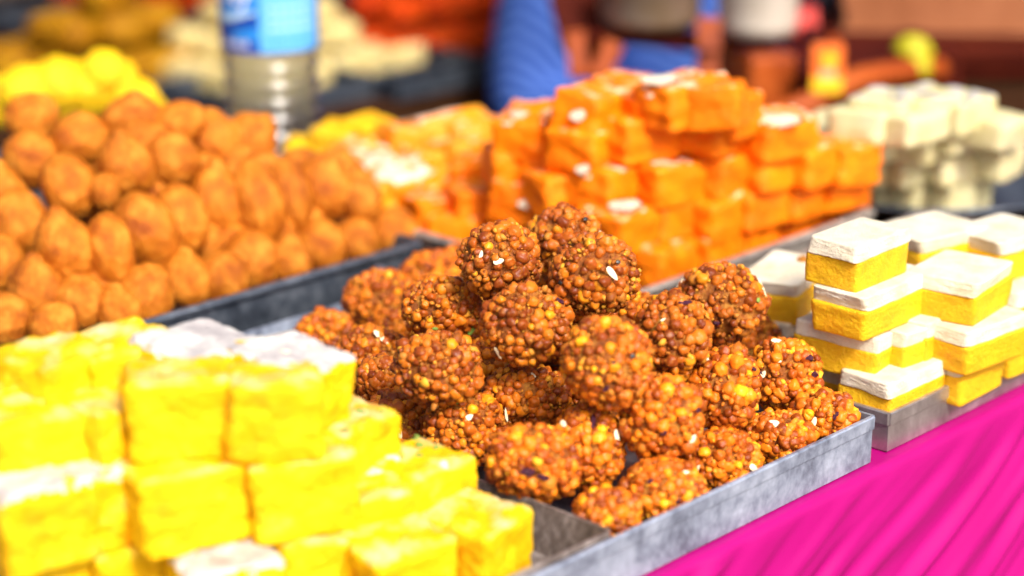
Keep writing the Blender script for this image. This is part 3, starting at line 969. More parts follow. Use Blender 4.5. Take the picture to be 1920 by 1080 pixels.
# --- orange barfi -------------------------------------------------------------
OB = [block_mesh('orange_barfi', 0.052, 0.044, 0.0345, 10 + k, 0.075, 0.22, 11) for k in range(7)]
OL = [leaf_mesh('pale_leaf', b, 20 + k, 0.22, 0.0004, 95, 0.5) for k, b in enumerate(OB)]
for me in OB:
    me.materials.append(M['orange'])
for me in OL:
    if me:
        me.materials.append(M['pinkish'])
Z1 = 0.0205
DZ = 0.0312
ORANGE = [  # px, py, layer, yaw, scale x, leaf, label
 (1232, 493, 0.00, 0, 1.0, 1, 'orange barfi block at the near corner of the bottom layer above the laddus'),
 (1322, 468, 0.00, 3, 0.9, 1, 'second orange block along the bottom layer beside the grey tray rim'),
 (1392, 445, 0.00, -4, .85, 0, 'third orange block along the bottom layer beside the grey tray rim'),
 (1455, 424, 0.00, 3, .85, 0, 'fourth orange block along the bottom layer beside the grey tray rim'),
 (1515, 404, 0.00, -2, .8, 0, 'fifth orange block along the bottom layer beside the grey tray rim'),
 (1572, 385, 0.00, 2, .75, 0, 'last orange block of the bottom layer at the far tray corner'),
 (1160, 424, 0.97, 2, 1.0, 1, 'orange block with a white leaf streak straight above the laddu peak'),
 (1248, 402, 0.97, -3, 1.0, 0, 'second orange block of the second layer from the laddu peak'),
 (1332, 396, 0.97, 4, 1.0, 0, 'third orange block of the second layer from the laddu peak'),
 (1408, 380, 0.97, -5, .95, 1, 'fourth orange block of the second layer from the laddu peak'),
 (1480, 364, 0.97, 3, .95, 0, 'fifth orange block of the second layer from the laddu peak'),
 (1556, 346, 0.97, -3, .95, 1, 'end block of the second orange layer by the white barfi plate'),
 (1132, 345, 1.90, 6, .95, 1, 'orange block with a white spot at the near end of the third layer'),
 (1250, 335, 1.90, -2, 1.15, 1, 'broad orange block with glossy rim in the middle of the third layer'),
 (1345, 322, 1.90, 4, 1.0, 0, 'third block in the third orange layer, under the ledge'),
 (1428, 312, 1.90, -4, 1.0, 1, 'fourth block in the third orange layer with a pale smear'),
 (1508, 302, 1.90, 3, 1.0, 1, 'end block of the third orange layer with a pale smear'),
 (1580, 300, 1.75, -6, .9, 0, 'rounded orange block standing at the far end of the stack'),
 (1100, 275, 2.75, 8, 1.0, 0, 'orange block tilted under the upper ledge at the near side'),
 (1195, 250, 3.05, -6, 1.15, 0, 'long orange block under the top block of the stack'),
 (1335, 240, 3.05, 5, 1.15, 1, 'orange block with crisp front below the topmost one'),
 (1450, 252, 2.75, -4, 1.15, 1, 'orange block with a silver-white top on the upper far shoulder'),
 (992, 246, 2.75, 14, 1.15, 1, 'dark-sided orange block at the upper near corner of the stack'),
 (1112, 208, 3.55, 4, 1.1, 1, 'orange block with one round white spot near the stack top'),
 (1215, 208, 3.55, -4, .9, 0, 'orange block wedged beside the topmost orange block'),
 (1362, 208, 3.55, 8, .85, 0, 'orange block behind the topmost orange block'),
 (1276, 188, 3.90, -3, 1.3, 1, 'topmost orange barfi block on the peak of the stack'),
 (1178, 184, 3.65, 9, .9, 0, 'brownish orange block half hidden behind the stack top'),
 (1345, 196, 3.90, 20, .7, 0, 'orange chunk standing behind the topmost block'),
 (1040, 318, 1.90, 15, .85, 0, 'broken orange chunk on the near slope below the dark-sided block'),
 (965, 310, 1.90, -20, .85, 0, 'orange chunk with a dark hollow on the near slope'),
 (905, 330, 0.97, 25, 1.0, 1, 'orange chunk with a small pale spot on the near slope'),
 (1050, 360, 1.60, -12, .9, 0, 'orange chunk between the slope and the spotted block'),
 (985, 372, 1.20, 10, .9, 0, 'orange chunk above the white flake on the near slope'),
 (905, 385, 0.60, -18, 1.05, 0, 'orange chunk low on the near slope beside the amber sweets'),
 (1010, 408, 0.60, 6, .9, 1, 'orange chunk carrying a white flake just behind the laddu peak'),
 (945, 425, 0.00, -15, 1.0, 0, 'orange chunk at the foot of the slope behind the laddus'),
 (860, 435, 0.00, 20, .95, 0, 'orange chunk at the dark tray corner by the fritters'),
 (815, 400, 0.30, -10, 1.0, 0, 'orange chunk between the fritters and the orange slope'),
 (1090, 440, 0.50, 0, 1.0, 0, 'orange block behind the highest laddu'),
]
GO = 'orange barfi blocks stacked in the grey tray'
for k, (px, py, L, yw, sx, lf, lab) in enumerate(ORANGE):
    me = OB[k % 7]
    rr = random.Random(k)
    o = place('orange_barfi', me, None, px, py, Z1 + DZ * L, yw * 1.5 + rr.uniform(-4, 4), (rr.uniform(-5, 5) if L > 0 else 0, rr.uniform(-5, 5) if L > 0 else 0), lab, 'barfi', GO, scale=(sx, 1.0 if sx > .8 else .9, 1.0))
    if lf and k in (6, 12, 13, 20, 21, 22, 26) and OL[k % 7]:
        link('pale_leaf', OL[k % 7], None, o)
# single white flakes and spots lying on orange blocks
def spot_on(o, px, py, lp, wp, name='white_flake', m='coconut'):
    me = FL['petal'].copy()
    me.name = name
    me.materials.clear()
    me.materials.append(M[m])
    d = pix(o.location)[2] - 0.030
    p = Q(px, py, d)
    fw = (CAM - p).normalized()
    mw = Matrix.LocRotScale(o.location, o.rotation_euler, o.scale)
    q = (Vector((0, 0, 1)) * 0.5 + fw).to_track_quat('Z', 'Y')
    c = link(name, me, None, o)
    c.matrix_basis = mw.inverted() @ Matrix.LocRotScale(p, q, Vector((lp * d / FPX, wp * d / FPX, 0.006)))
orange_objs = [o for o in COL.objects if o.name.startswith('orange_barfi')]
def near_obj(objs, px, py):
    return min(objs, key=lambda o: (pix(o.location)[0] - px) ** 2 + (pix(o.location)[1] - py) ** 2)
for (px, py, l_, w_) in [(1083, 217, 27, 25), (1004, 382, 62, 24), (1092, 318, 24, 20), (1172, 385, 58, 22), (1010, 352, 16, 12), (1455, 225, 90, 28), (1235, 150, 60, 22)]:
    spot_on(near_obj(orange_objs, px, py), px, py, l_, w_)

# --- amber sweets with silver leaf behind, in the same tray --------------------
AB = [block_mesh('amber_barfi', 0.044, 0.040, 0.026, 40 + k, 0.045, 0.22, 8) for k in range(5)]
AL = [leaf_mesh('silver_leaf', b, 50 + k, -0.22, 0.0005, 70, 0.4) for k, b in enumerate(AB)]
for me in AB:
    me.materials.append(M['amber'])
for me in AL:
    if me:
        me.materials.append(M['pinkish'])
AMBER = [
 (655, 300, .045, 'amber sweet with pale leaf beside the water bottle foot'),
 (705, 318, .045, 'amber sweet with pale leaf, one step from the bottle foot'),
 (700, 362, .040, 'amber sweet with silvery streak near the fritter row end'),
 (752, 342, .045, 'amber sweet with silvery spots in the middle of the amber heap'),
 (760, 262, .055, 'plain orange-amber sweet on the far crest of the amber heap'),
 (805, 305, .050, 'golden amber sweet in the centre of the amber heap'),
 (820, 355, .040, 'reddish amber sweet at the foot of the orange slope'),
 (855, 290, .055, 'amber sweet with beige top next to the dark-sided orange block'),
 (878, 245, .055, 'pale beige sweet on the far crest beside the orange stack'),
 (820, 243, .055, 'amber sweet with white leaf on the far crest'),
 (745, 395, .025, 'amber sweet low beside the last fritters'),
 (640, 345, .035, 'amber sweet tucked behind the fritter row'),
 (905, 262, .050, 'pale speckled sweet against the upper near orange block'),
 (690, 385, .025, 'amber sweet partly hidden by the last fritters'),
]
for k, (px, py, z, lab) in enumerate(AMBER):
    rr = random.Random(k + 300)
    o = place('amber_barfi', AB[k % 5], None, px, py, z, rr.uniform(-25, 25), (rr.uniform(-16, 16), rr.uniform(-16, 16)), lab, 'barfi', 'amber sweets with silver leaf behind the fritters')
    if k in (1, 3, 9) and AL[k % 5]:
        link('silver_leaf', AL[k % 5], None, o)
YB = [block_mesh('yellow_chunk', 0.040, 0.036, 0.026, 60 + k, 0.05, 0.25, 7) for k in range(3)]
for me in YB:
    me.materials.append(M['lemon'])
for k, (px, py, z, lab) in enumerate([(692, 250, .05, 'bright yellow sweet on the far crest behind the amber heap'), (632, 262, .045, 'yellow-green sweet right beside the bottle foot'), (575, 290, .03, 'yellow sweet seen through the bottle foot')]):
    place('yellow_chunk', YB[k], None, px, py, z, 20 * k, (5, -4), lab, 'barfi', 'yellow sweets by the bottle')

# --- front yellow barfi ---------------------------------------------------------
FB = [block_mesh('yellow_barfi', 0.0505, 0.050, 0.0420, 80 + k, 0.060, 0.22, 21) for k in range(6)]
FLF = [leaf_mesh('silver_leaf', b, 90 + k, -0.62, 0.0003, 55, 0.6) for k, b in enumerate(FB)]
FLS = [leaf_mesh('silver_leaf', b, 95 + k, 0.08, 0.0004, 70, 0.6) for k, b in enumerate(FB)]
for me in FB:
    me.materials.append(M['yellow'])
for me in FLF + FLS:
    if me:
        me.materials.append(M['silver'])
LY = {1: 0.0465, 2: 0.0875, 3: 0.1285}
YEL = [  # px, py of the top, layer, yaw, tilt, scale, leaf (2 full, 1 torn), label
 (365, 637, 3, 4, (5, 3), 1.12, 2, 'yellow block with full grey silver leaf, highest on the front pile'),
 (540, 660, 2.92, 4, (4, 5), 1.0, 2, 'silver-topped yellow block at the inner edge, beside the laddus'),
 (222, 632, 3, -8, (0, -4), 1.0, 0, 'bare bright yellow block on the top layer beside the fritter tray'),
 (330, 692, 3, -36, (-2, 0), .98, 0, 'yellow block facing forward in the top layer, below the silver-topped one'),
 (508, 700, 2.97, -34, (-3, 3), .98, 1, 'yellow block facing forward with an orange-tinted top, next to its twin'),
 (632, 772, 2, 8, (2, 3), 1.0, 1, 'yellow block with green pistachio dust on the second step'),
 (778, 856, 1.4, 2, (2, 2), .95, 1, 'yellow block with green and white specks on the third step'),
 (893, 958, 1, 9, (0, 0), .9, 1, 'lowest yellow block at the end of the steps, by the bare tray wall'),
 (330, 856, 2, -14, (-2, 0), 1.15, 1, 'wide yellow block in the second layer with whitish top'),
 (545, 838, 2, -22, (-2, 0), 1.05, 1, 'yellow block in the second layer before the pistachio one'),
 (672, 905, 1.35, -18, (0, 2), .95, 1, 'yellow block with a white flake in the middle of the front face'),
 (420, 1035, 1, -24, (0, 0), 1.0, 2, 'pale topped yellow block low in the front row'),
 (590, 985, 1, -22, (0, 0), 1.0, 1, 'yellow block low in the front row, next to the pale topped one'),
 (735, 1000, 1, -10, (0, 0), 1.0, 0, 'plain yellow block low in the front row towards the bare tray wall'),
 (205, 850, 2, -8, (3, 0), 1.0, 2, 'yellow block with white and green dusted top at the side of the pile'),
 (190, 745, 2.6, 12, (0, 6), .95, 0, 'yellow block in the shaded gap under the bare top block'),
 (95, 655, 3, 5, (0, 0), 1.0, 1, 'yellow block at the outer end of the top layer'),
 (65, 760, 2.6, -20, (0, 0), 1.0, 1, 'yellow block at the outer end, one step below the top layer'),
 (60, 890, 2, -12, (0, 0), 1.0, 2, 'yellow block at the outer end of the second layer'),
 (235, 990, 1, -14, (0, 0), 1.0, 0, 'plain yellow block low in the front row beside the pale topped one'),
 (75, 1010, 1, -20, (0, 0), 1.0, 1, 'yellow block at the outer end of the front row'),
 (0, 700, 2.7, 3, (0, 0), 1.0, 1, 'yellow block cut by the picture edge at the outer end'),
]
YO = []
for k, (px, py, L, yw, tl, sc_, lf, lab) in enumerate(YEL):
    me = FB[k % 6]
    zt = LY[1] + (L - 1) * 0.041
    p = P(px, py, zt) - Vector((0, 0, 0.0205))
    o = link('yellow_barfi', me, None, loc=p, rot=(math.radians(tl[0]), math.radians(tl[1]), YAW + math.radians(yw)), scale=(sc_, sc_, 1.0))
    tag(o, lab, 'barfi', 'yellow barfi blocks in the worn tray')
    YO.append(o)
    lm = {0: None, 1: None, 2: FLF[k % 6]}[lf]
    if lm:
        link('silver_leaf', lm, None, o)
def bits_on(o, n, seed, name, kind, size):
    r = random.Random(seed)
    for _ in range(n):
        s = size * r.uniform(0.7, 1.3)
        link(name, FL[kind], None, o, (r.uniform(-.021, .021), r.uniform(-.021, .021), 0.0212), (r.uniform(-.3, .3), r.uniform(-.3, .3), r.uniform(0, 6)), (s, s * .7, s * .7))
bits_on(YO[5], 9, 1, 'pistachio_bit', 'green', 0.0045)
bits_on(YO[6], 10, 2, 'pistachio_bit', 'green', 0.0045)
bits_on(YO[14], 6, 3, 'pistachio_bit', 'green', 0.005)
bits_on(YO[10], 2, 4, 'white_flake', 'almond', 0.012)
bits_on(YO[12], 2, 5, 'white_flake', 'almond', 0.012)
bits_on(YO[1], 4, 6, 'white_flake', 'almond', 0.008)
bits_on(YO[6], 2, 7, 'white_flake', 'almond', 0.012)

# --- white-topped slices on the right -------------------------------------------
def slice_thing(px, py, z, su, sv, h, yaw, tilt, seed, label):
    p = P(px, py, z)
    e = empty('layered_barfi', p, (math.radians(tilt[0]), math.radians(tilt[1]), YAW + math.radians(yaw)))
    tag(e, label, 'barfi', 'white-topped yellow barfi slices in the shiny tray')
    hy = h * 0.70
    a = block_mesh('yellow_layer', su, sv, hy, seed, 0.012, 0.08, 15)
    b = block_mesh('coconut_layer', su * 1.008, sv * 1.010, h - hy + 0.0015, seed + 500, 0.009, 0.16, 21)
    for v_ in b.vertices:
        if v_.co.z < 0:
            v_.co.z += 0.0008 * nz(v_.co, 70, seed) + 0.0003 * nz(v_.co, 300, seed)
    link('yellow_layer', a, M['lemon'], e, (0, 0, -h / 2 + hy / 2))
    link('coconut_layer', b, M['coconut'], e, (0, 0, h / 2 - (h - hy) / 2))
    return e
SL = [
 (1610, 477, 0.1100, .062, .036, .0285, 2, (1, 0), 'topmost white-topped slice on the tower beside the laddus'),
 (1635, 562, 0.0805, .080, .040, .0285, 3, (0, 1), 'long white-topped slice second from the top of the tower'),
 (1588, 648, 0.0515, .034, .056, .0285, 8, (2, 3), 'slanting white-topped slice third from the top of the tower'),
 (1674, 725, 0.0285, .064, .038, .0290, -1, (0, 0), 'bottom slice of the tower resting at the shiny tray corner'),
 (1664, 640, 0.0515, .030, .050, .0285, -6, (0, 0), 'narrow slice tucked behind the slanting one'),
 (1722, 618, 0.0535, .052, .040, .0285, 4, (0, 0), 'white-topped slice beside the narrow one, under the long slice'),
 (1470, 540, 0.0575, .058, .040, .0290, 14, (0, -3), 'slice with a brown crumb on top, behind the upper laddus'),
 (1468, 618, 0.0285, .056, .040, .0285, 6, (0, 0), 'slice below the brown-crumbed one, behind the laddus'),
 (1556, 716, 0.0215, .026, .040, .0280, 2, (0, 0), 'small slice wedged between the tower foot and the laddus'),
 (1740, 462, 0.0835, .062, .046, .0285, -10, (0, 0), 'slice lying behind the topmost tower slice'),
 (1800, 540, 0.0805, .060, .046, .0285, 8, (0, 0), 'slice on the second level further along the shiny tray'),
 (1815, 630, 0.0515, .064, .046, .0285, -4, (0, 0), 'slice on the middle level further along the shiny tray'),
 (1790, 690, 0.0275, .058, .040, .0285, 2, (0, 0), 'bottom slice next to the tower along the tray wall'),
 (1890, 643, 0.0275, .058, .040, .0285, -2, (0, 0), 'bottom slice farthest along the tray wall'),
 (1885, 560, 0.0515, .060, .046, .0285, 5, (0, 0), 'middle level slice farthest along the shiny tray'),
 (1875, 465, 0.0805, .060, .046, .0285, -6, (0, 0), 'upper slice farthest along the shiny tray'),
 (1560, 545, 0.0375, .050, .040, .0285, 0, (0, 0), 'slice in the shade behind the tower'),
 (1545, 630, 0.0235, .050, .040, .0285, 0, (0, 0), 'slice in the dark gap behind the slanting one'),
]
SLO = []
for k, (px, py, z, su, sv, h, yw, tl, lab) in enumerate(SL):
    SLO.append(slice_thing(px, py, z, su, sv, h, yw, tl, 120 + k, lab))
# brown crumb on one slice
crumb_me = FL['green'].copy()
crumb_me.materials.clear()
crumb_me.materials.append(M['crumb'])
link('brown_crumb', crumb_me, None, SLO[6], (0.018, -0.006, 0.0155), (0, 0, 0.5), (0.011, 0.008, 0.010))

# ------------------------------------------------------------------ fritters
FR = []
for k in range(7):
    v, f = ICO[5]
    out = []
    for p in v:
        q = np.array(p)
        k1 = 1 + 0.075 * nz(q, 1.1, k * 4.4) + 0.035 * fbm(q, 2.6, k * 2.2) + 0.028 * fbm(q, 6.5, k * 1.2) + 0.012 * nz(q, 15, k)
        crack = abs(nz(q, 1.9, k * 6.1 + 3))
        k1 -= 0.03 * max(0.0, 1 - crack / 0.06)
        if k in (1, 4):
            tip = np.array([0.25, 0.9, 0.3]) / 0.98
            k1 += 0.22 * max(0.0, (q @ tip - 0.93) / 0.07)
        out.append(q * k1)
    me = mesh_np('fritter', out, f)
    me.materials.append(M['fritter'])
    FR.append(me)
FRIT = [  # px, py, width px, height px, angle, z, label
 (275, 556, 98, 120, -8, .034, 'fritter with a pointed tip in the bottom row near the yellow barfi'),
 (350, 527, 94, 104, 12, .031, 'smooth oval fritter in the bottom row, next to the pointed one'),
 (420, 520, 92, 100, 10, .031, 'ribbed fritter in the bottom row before the dented one'),
 (472, 488, 108, 112, 30, .033, 'large fritter with a dent in the middle of the bottom row'),
 (545, 490, 76, 90, 5, .029, 'narrow fritter in the bottom row after the large dented one'),
 (602, 462, 92, 98, 15, .031, 'round fritter in the bottom row third from the tray corner'),
 (670, 450, 84, 86, 10, .029, 'small round fritter in the bottom row second from the tray corner'),
 (736, 434, 92, 84, 20, .029, 'last fritter of the bottom row at the tray corner'),
 (225, 582, 84, 86, 20, .030, 'dark cracked fritter in the bottom row at the tray end by the yellow barfi'),
 (273, 431, 112, 144, 28, .066, 'big egg-shaped fritter in the second row, largest of all'),
 (340, 412, 98, 132, 14, .066, 'curved fritter in the second row beside the egg-shaped one'),
 (408, 380, 98, 142, 8, .068, 'fritter with a nib on top in the second row'),
 (485, 380, 90, 152, 14, .068, 'tall slim fritter in the middle of the second row'),
 (545, 366, 84, 134, 14, .066, 'fritter leaning on the tall slim one in the second row'),
 (612, 352, 106, 124, 22, .066, 'plump fritter in the second row towards the amber heap'),
 (676, 372, 76, 104, 12, .058, 'last fritter of the second row beside the amber heap'),
 (208, 468, 84, 140, 10, .064, 'ragged fritter with a torn flap in the second row'),
 (196, 520, 70, 92, 20, .044, 'dark fritter half under the ragged one'),
 (238, 312, 98, 118, 20, .100, 'fritter in the third row above the egg-shaped one'),
 (322, 298, 98, 104, 32, .100, 'dark round fritter in the third row with shade beneath'),
 (398, 262, 100, 118, 35, .102, 'long fritter lying across the third row'),
 (198, 360, 52, 70, 0, .086, 'small round fritter with a yellow crumb in the third row'),
 (470, 262, 98, 96, -30, .098, 'pale fritter standing alone before the water bottle'),
 (490, 318, 100, 70, -10, .082, 'flat fritter below the one before the bottle'),
 (560, 318, 92, 76, 20, .076, 'fritter at the far edge of the third row below the bottle'),
 (248, 222, 112, 84, 10, .124, 'fritter on the crest of the pile below the yellow sweets'),
 (335, 232, 106, 78, 20, .120, 'fritter on the crest of the pile next to the long one'),
 (270, 262, 100, 76, -10, .112, 'fritter wedged under the crest of the pile'),
 (448, 310, 80, 80, 0, .084, 'fritter tucked between the third row and the flat one'),
 (640, 322, 80, 80, 10, .060, 'fritter at the back of the second row touching an amber sweet'),
 (150, 260, 104, 96, 15, .112, 'fritter on the crest at the outer end of the pile'),
 (130, 350, 100, 120, 20, .088, 'fritter in the third row at the outer end'),
 (125, 465, 104, 136, 22, .066, 'fritter in the second row at the outer end'),
 (150, 568, 96, 108, 10, .034, 'fritter in the bottom row behind the bare yellow block'),
 (60, 300, 104, 110, 25, .098, 'fritter in the third row by the picture edge'),
 (40, 420, 104, 130, 18, .070, 'fritter in the second row by the picture edge'),
 (70, 545, 100, 120, 12, .042, 'fritter in the bottom row by the picture edge'),
 (185, 405, 90, 100, 0, .055, 'fritter in the dark gap behind the second row at the outer end'),
 (275, 365, 90, 90, 0, .074, 'fritter in the dark gap behind the curved one'),
 (300, 475, 90, 90, 0, .040, 'fritter in the dark gap behind the egg-shaped one'),
 (440, 455, 80, 90, 0, .040, 'fritter in the dark gap behind the ribbed one'),
 (375, 330, 90, 90, 0, .082, 'fritter in the dark gap under the long one'),
 (175, 305, 90, 90, 0, .090, 'fritter in the dark gap at the outer end of the third row'),
 (435, 345, 90, 90, 0, .070, 'fritter in the dark gap behind the nibbed one'),
 (515, 440, 80, 90, 0, .040, 'fritter in the dark gap behind the narrow one'),
 (570, 420, 80, 90, 0, .042, 'fritter in the dark gap under the plump one'),
 (235, 385, 90, 90, 0, .068, 'fritter in the dark gap above the egg-shaped one'),
 (385, 455, 80, 90, 0, .042, 'fritter in the dark gap under the nibbed one'),
 (60, 220, 100, 90, 5, .118, 'fritter on the crest by the picture edge'),
 (0, 500, 100, 120, 12, .050, 'fritter low by the picture edge'),
 (0, 370, 100, 120, 12, .085, 'fritter halfway up by the picture edge'),
 (100, 610, 90, 90, 12, .031, 'fritter at the foot of the pile behind the outer yellow blocks'),
 (10, 600, 100, 100, 12, .032, 'fritter at the foot of the pile by the picture edge'),
]
for k, (px, py, w, h, ang, z, lab) in enumerate(FRIT):
    p = P(px, py, z)
    d = pix(p)[2]
    a, b = w / 2 / FPX * d, h / 2 / FPX * d
    fw = (CAM - p).normalized()
    rt = Vector((0, 0, 1)).cross(fw).normalized()
    up = fw.cross(rt)
    t = math.radians(ang)
    x = rt * math.cos(t) - up * math.sin(t) * -1
    x = (rt * math.cos(t) + up * math.sin(t)).normalized()
    y = fw.cross(x)
    o = link('fritter', FR[k % 7], None, loc=p, rot=Matrix((x, y, fw)).transposed().to_euler(), scale=(a * 1.05, b * 1.05, (a + b) / 2))
    tag(o, lab, 'fritter', 'fried fritters heaped in the dark tray')

# ------------------------------------------------------------------ yellow sweets behind the fritters
v, f = ICO[4]
YS = []
for k in range(4):
    me = mesh_np('yellow_sweet', [np.array(p) * (1 + 0.10 * nz(p, 1.4, k * 3) + 0.05 * fbm(p, 3.2, k)) for p in v], f)
    me.materials.append(M['lemon_sweet'])
    YS.append(me)
for k, (px, py, r_, z) in enumerate([(215, 158, 52, .088), (262, 188, 40, .075), (170, 165, 56, .086), (195, 135, 44, .102), (110, 160, 54, .09), (50, 175, 56, .085), (140, 205, 50, .065), (230, 210, 48, .06), (80, 215, 50, .06), (285, 208, 32, .064), (10, 190, 50, .075)]):
    p = P(px, py, z)
    d = pix(p)[2]
    o = link('yellow_sweet', YS[k % 4], None, loc=p, rot=(k, k * 2, k * 3), scale=(r_ / FPX * d,) * 3)
    tag(o, 'bright yellow round sweet in the blurred heap behind the fritters', 'sweet', 'yellow sweets heaped behind the fritters')

# ------------------------------------------------------------------ white barfi on a round plate
pc = WP(0.565, 0.335, 0.0)
pl = empty('round_plate', pc)
tag(pl, 'dark round metal plate under the pale barfi behind the orange stack', 'plate')
bm = bmesh.new()
lathe(bm, [(0, 0.004), (0.125, 0.004), (0.150, 0.020), (0.158, 0.022), (0.160, 0.020), (0.158, 0.018), (0.151, 0.016), (0.128, 0.001), (0, 0.001)], 64)
bmesh.ops.recalc_face_normals(bm, faces=bm.faces)
link('plate_dish', bm_mesh('plate_dish', bm, True), M['dark_steel'], pl)
WB = [block_mesh('pale_barfi', 0.056, 0.046, 0.026, 200 + k, 0.03, 0.16, 8) for k in range(5)]
for me in WB:
    me.materials.append(M['milky'])
WL = [leaf_mesh('silver_leaf', b, 210 + k, 0.05, 0.0004, 70, 0.6) for k, b in enumerate(WB)]
for me in WL:
    if me:
        me.materials.append(M['silver'])
PALE = [
 (1625, 228, .100, 0, 'pale barfi block with yellowish front at the near end of the top row'),
 (1700, 234, .100, 0, 'pale barfi block with yellowish front, second along the top row'),
 (1660, 206, .108, 1, 'pale barfi block with silver leaf on the peak of the pale heap'),
 (1728, 202, .108, 1, 'second pale barfi block with silver leaf on the peak'),
 (1558, 250, .074, 0, 'pale barfi block at the near shoulder beside the orange stack'),
 (1590, 275, .066, 0, 'pale barfi block in the third row beside the orange stack'),
 (1660, 262, .072, 0, 'pale barfi block in the middle of the third row'),
 (1720, 265, .072, 0, 'pale barfi block, third along the third row'),
 (1640, 305, .045, 0, 'pale barfi block above the plate rim at the near end'),
 (1700, 312, .045, 0, 'pale barfi block above the plate rim, second along'),
 (1650, 340, .022, 0, 'lowest pale barfi block at the plate rim'),
 (1712, 352, .022, 0, 'lowest pale barfi block, second along the plate rim'),
 (1790, 208, .102, 1, 'silver-leafed pale barfi block farther along the peak'),
 (1785, 250, .078, 0, 'pale barfi block farther along the third row'),
 (1780, 308, .048, 0, 'pale barfi block farther along above the rim'),
 (1785, 358, .022, 0, 'lowest pale barfi block, third along the plate rim'),
 (1860, 242, .085, 0, 'pale barfi block near the end of the heap, upper'),
 (1855, 300, .05, 0, 'pale barfi block near the end of the heap, lower'),
]
for k, (px, py, z, lf, lab) in enumerate(PALE):
    rr = random.Random(k + 900)
    o = place('pale_barfi', WB[k % 5], None, px, py, z, rr.uniform(-14, 14), (rr.uniform(-4, 4), rr.uniform(-4, 4)), lab, 'barfi', 'pale barfi blocks on the round plate')
    if lf and WL[k % 5]:
        link('silver_leaf', WL[k % 5], None, o)

# ------------------------------------------------------------------ water bottle
bp = P(515, 312, 0.001)
bd = pix(bp)[2]
BRD = 90 / FPX * bd
bt = empty('water_bottle', bp)
tag(bt, 'clear ribbed plastic water bottle with a blue label behind the fritters', 'bottle')
prof = [(0, 0.004), (BRD * 0.55, 0.004), (BRD * 0.72, 0.0), (BRD * 0.93, 0.006), (BRD, 0.016)]
zz = 0.02
for k in range(7):                                 # ribs
    for s in range(8):
        a = s / 8 * 2 * math.pi
        prof.append((BRD * (0.955 + 0.045 * math.cos(a)), zz + s / 8 * 0.0155))
    zz += 0.0155
prof += [(BRD, zz + 0.004), (BRD * 0.985, zz + 0.008), (BRD * 0.985, zz + 0.078), (BRD, zz + 0.084), (BRD * 0.97, zz + 0.10), (BRD * 0.78, zz + 0.125), (BRD * 0.42, zz + 0.155), (BRD * 0.33, zz + 0.160), (BRD * 0.33, zz + 0.172), (0, zz + 0.172)]
bm = bmesh.new()
prof = prof[:-1]
prof += [(max(0.0, r_ - 0.0007) if r_ > 0 else 0, z_ + (0.0007 if z_ < 0.01 else 0)) for r_, z_ in reversed(prof)]
lathe(bm, prof, 72)
bmesh.ops.recalc_face_normals(bm, faces=bm.faces)
link('bottle_body', bm_mesh('bottle_body', bm, True), M['pet'], bt)
bm = bmesh.new()
lathe(bm, [(0, zz + 0.19), (BRD * 0.37, zz + 0.19), (BRD * 0.39, zz + 0.187), (BRD * 0.39, zz + 0.168), (BRD * 0.345, zz + 0.168)], 48)
bmesh.ops.recalc_face_normals(bm, faces=bm.faces)
link('screw_cap', bm_mesh('screw_cap', bm, True), M['cap'], bt)
# label: its foot is where the photograph shows it
lz0 = 0.0
for _z in np.linspace(0.05, 0.25, 400):
    q = Vector((bp.x, bp.y - BRD, _z))
    if pix(q)[1] < 106:
        lz0 = _z
        break
LH = 0.078
def arc(name, m, a0, a1, z0f, z1f, rr, par, N=40):
    """A piece of the label: from angle a0 to a1 (0 = towards the camera, + to the right), heights as functions of the angle."""
    bm = bmesh.new()
    A, B = [], []
    for k in range(N + 1):
        a = math.radians(a0 + (a1 - a0) * k / N)
        t = -math.pi / 2 + a
        A.append(bm.verts.new((rr * math.cos(t), rr * math.sin(t), z0f(k / N))))
        B.append(bm.verts.new((rr * math.cos(t), rr * math.sin(t), z1f(k / N))))
    for k in range(N):
        bm.faces.new((A[k], A[k + 1], B[k + 1], B[k]))
    return link(name, bm_mesh(name, bm, True), m, par)
r0 = BRD * 1.004
lab = arc('label', M['label_dark'], -180, 180, lambda f: lz0, lambda f: lz0 + LH, r0, bt, 96)
arc('light_panel', M['label_light'], -5, 74, lambda f: lz0 + 0.002, lambda f: lz0 + LH, r0 + 0.0003, lab)
arc('upper_band', M['label_mid'], -88, -7, lambda f: lz0 + 0.030 + 0.006 * f, lambda f: lz0 + LH, r0 + 0.0003, lab)
arc('pale_swoosh', M['label_pale'], -88, -9, lambda f: lz0 + 0.0245 + 0.012 * f * f, lambda f: lz0 + 0.034 + 0.005 * f * f, r0 + 0.0006, lab)
arc('mid_swoosh', M['label_mid'], -40, -6, lambda f: lz0 + 0.012, lambda f: lz0 + 0.020 + 0.004 * f, r0 + 0.0004, lab)
for k in range(9):
    arc('small_print', M['label_white'], -58 + k * 4.6, -55.6 + k * 4.6, lambda f: lz0 + 0.0060 + 0.0008 * (k % 2), lambda f: lz0 + 0.0105 + 0.0008 * (k % 3), r0 + 0.0006, lab, 4)
for k in range(10):
    arc('small_print', M['label_mid'], 4 + k * 6.2, 6.6 + k * 6.2 + (k % 3), lambda f: lz0 + 0.0095, lambda f: lz0 + 0.0135, r0 + 0.0006, lab, 4)
for j in range(3):
    for k in range(6):
        arc('small_print', M['label_pale'], 6 + k * 10, 13 + k * 10, lambda f: lz0 + 0.022 + j * 0.009, lambda f: lz0 + 0.0245 + j * 0.009, r0 + 0.0006, lab, 4)
fc = bpy.data.curves.new('brand_text', 'FONT')
fc.body = 'Kinley'
fc.size = 0.030
fc.shear = 0.35
fc.resolution_u = 4
fo = bpy.data.objects.new('tmp_text', fc)
COL.objects.link(fo)
bpy.context.view_layer.update()
tme = bpy.data.meshes.new_from_object(fo.evaluated_get(bpy.context.evaluated_depsgraph_get()))
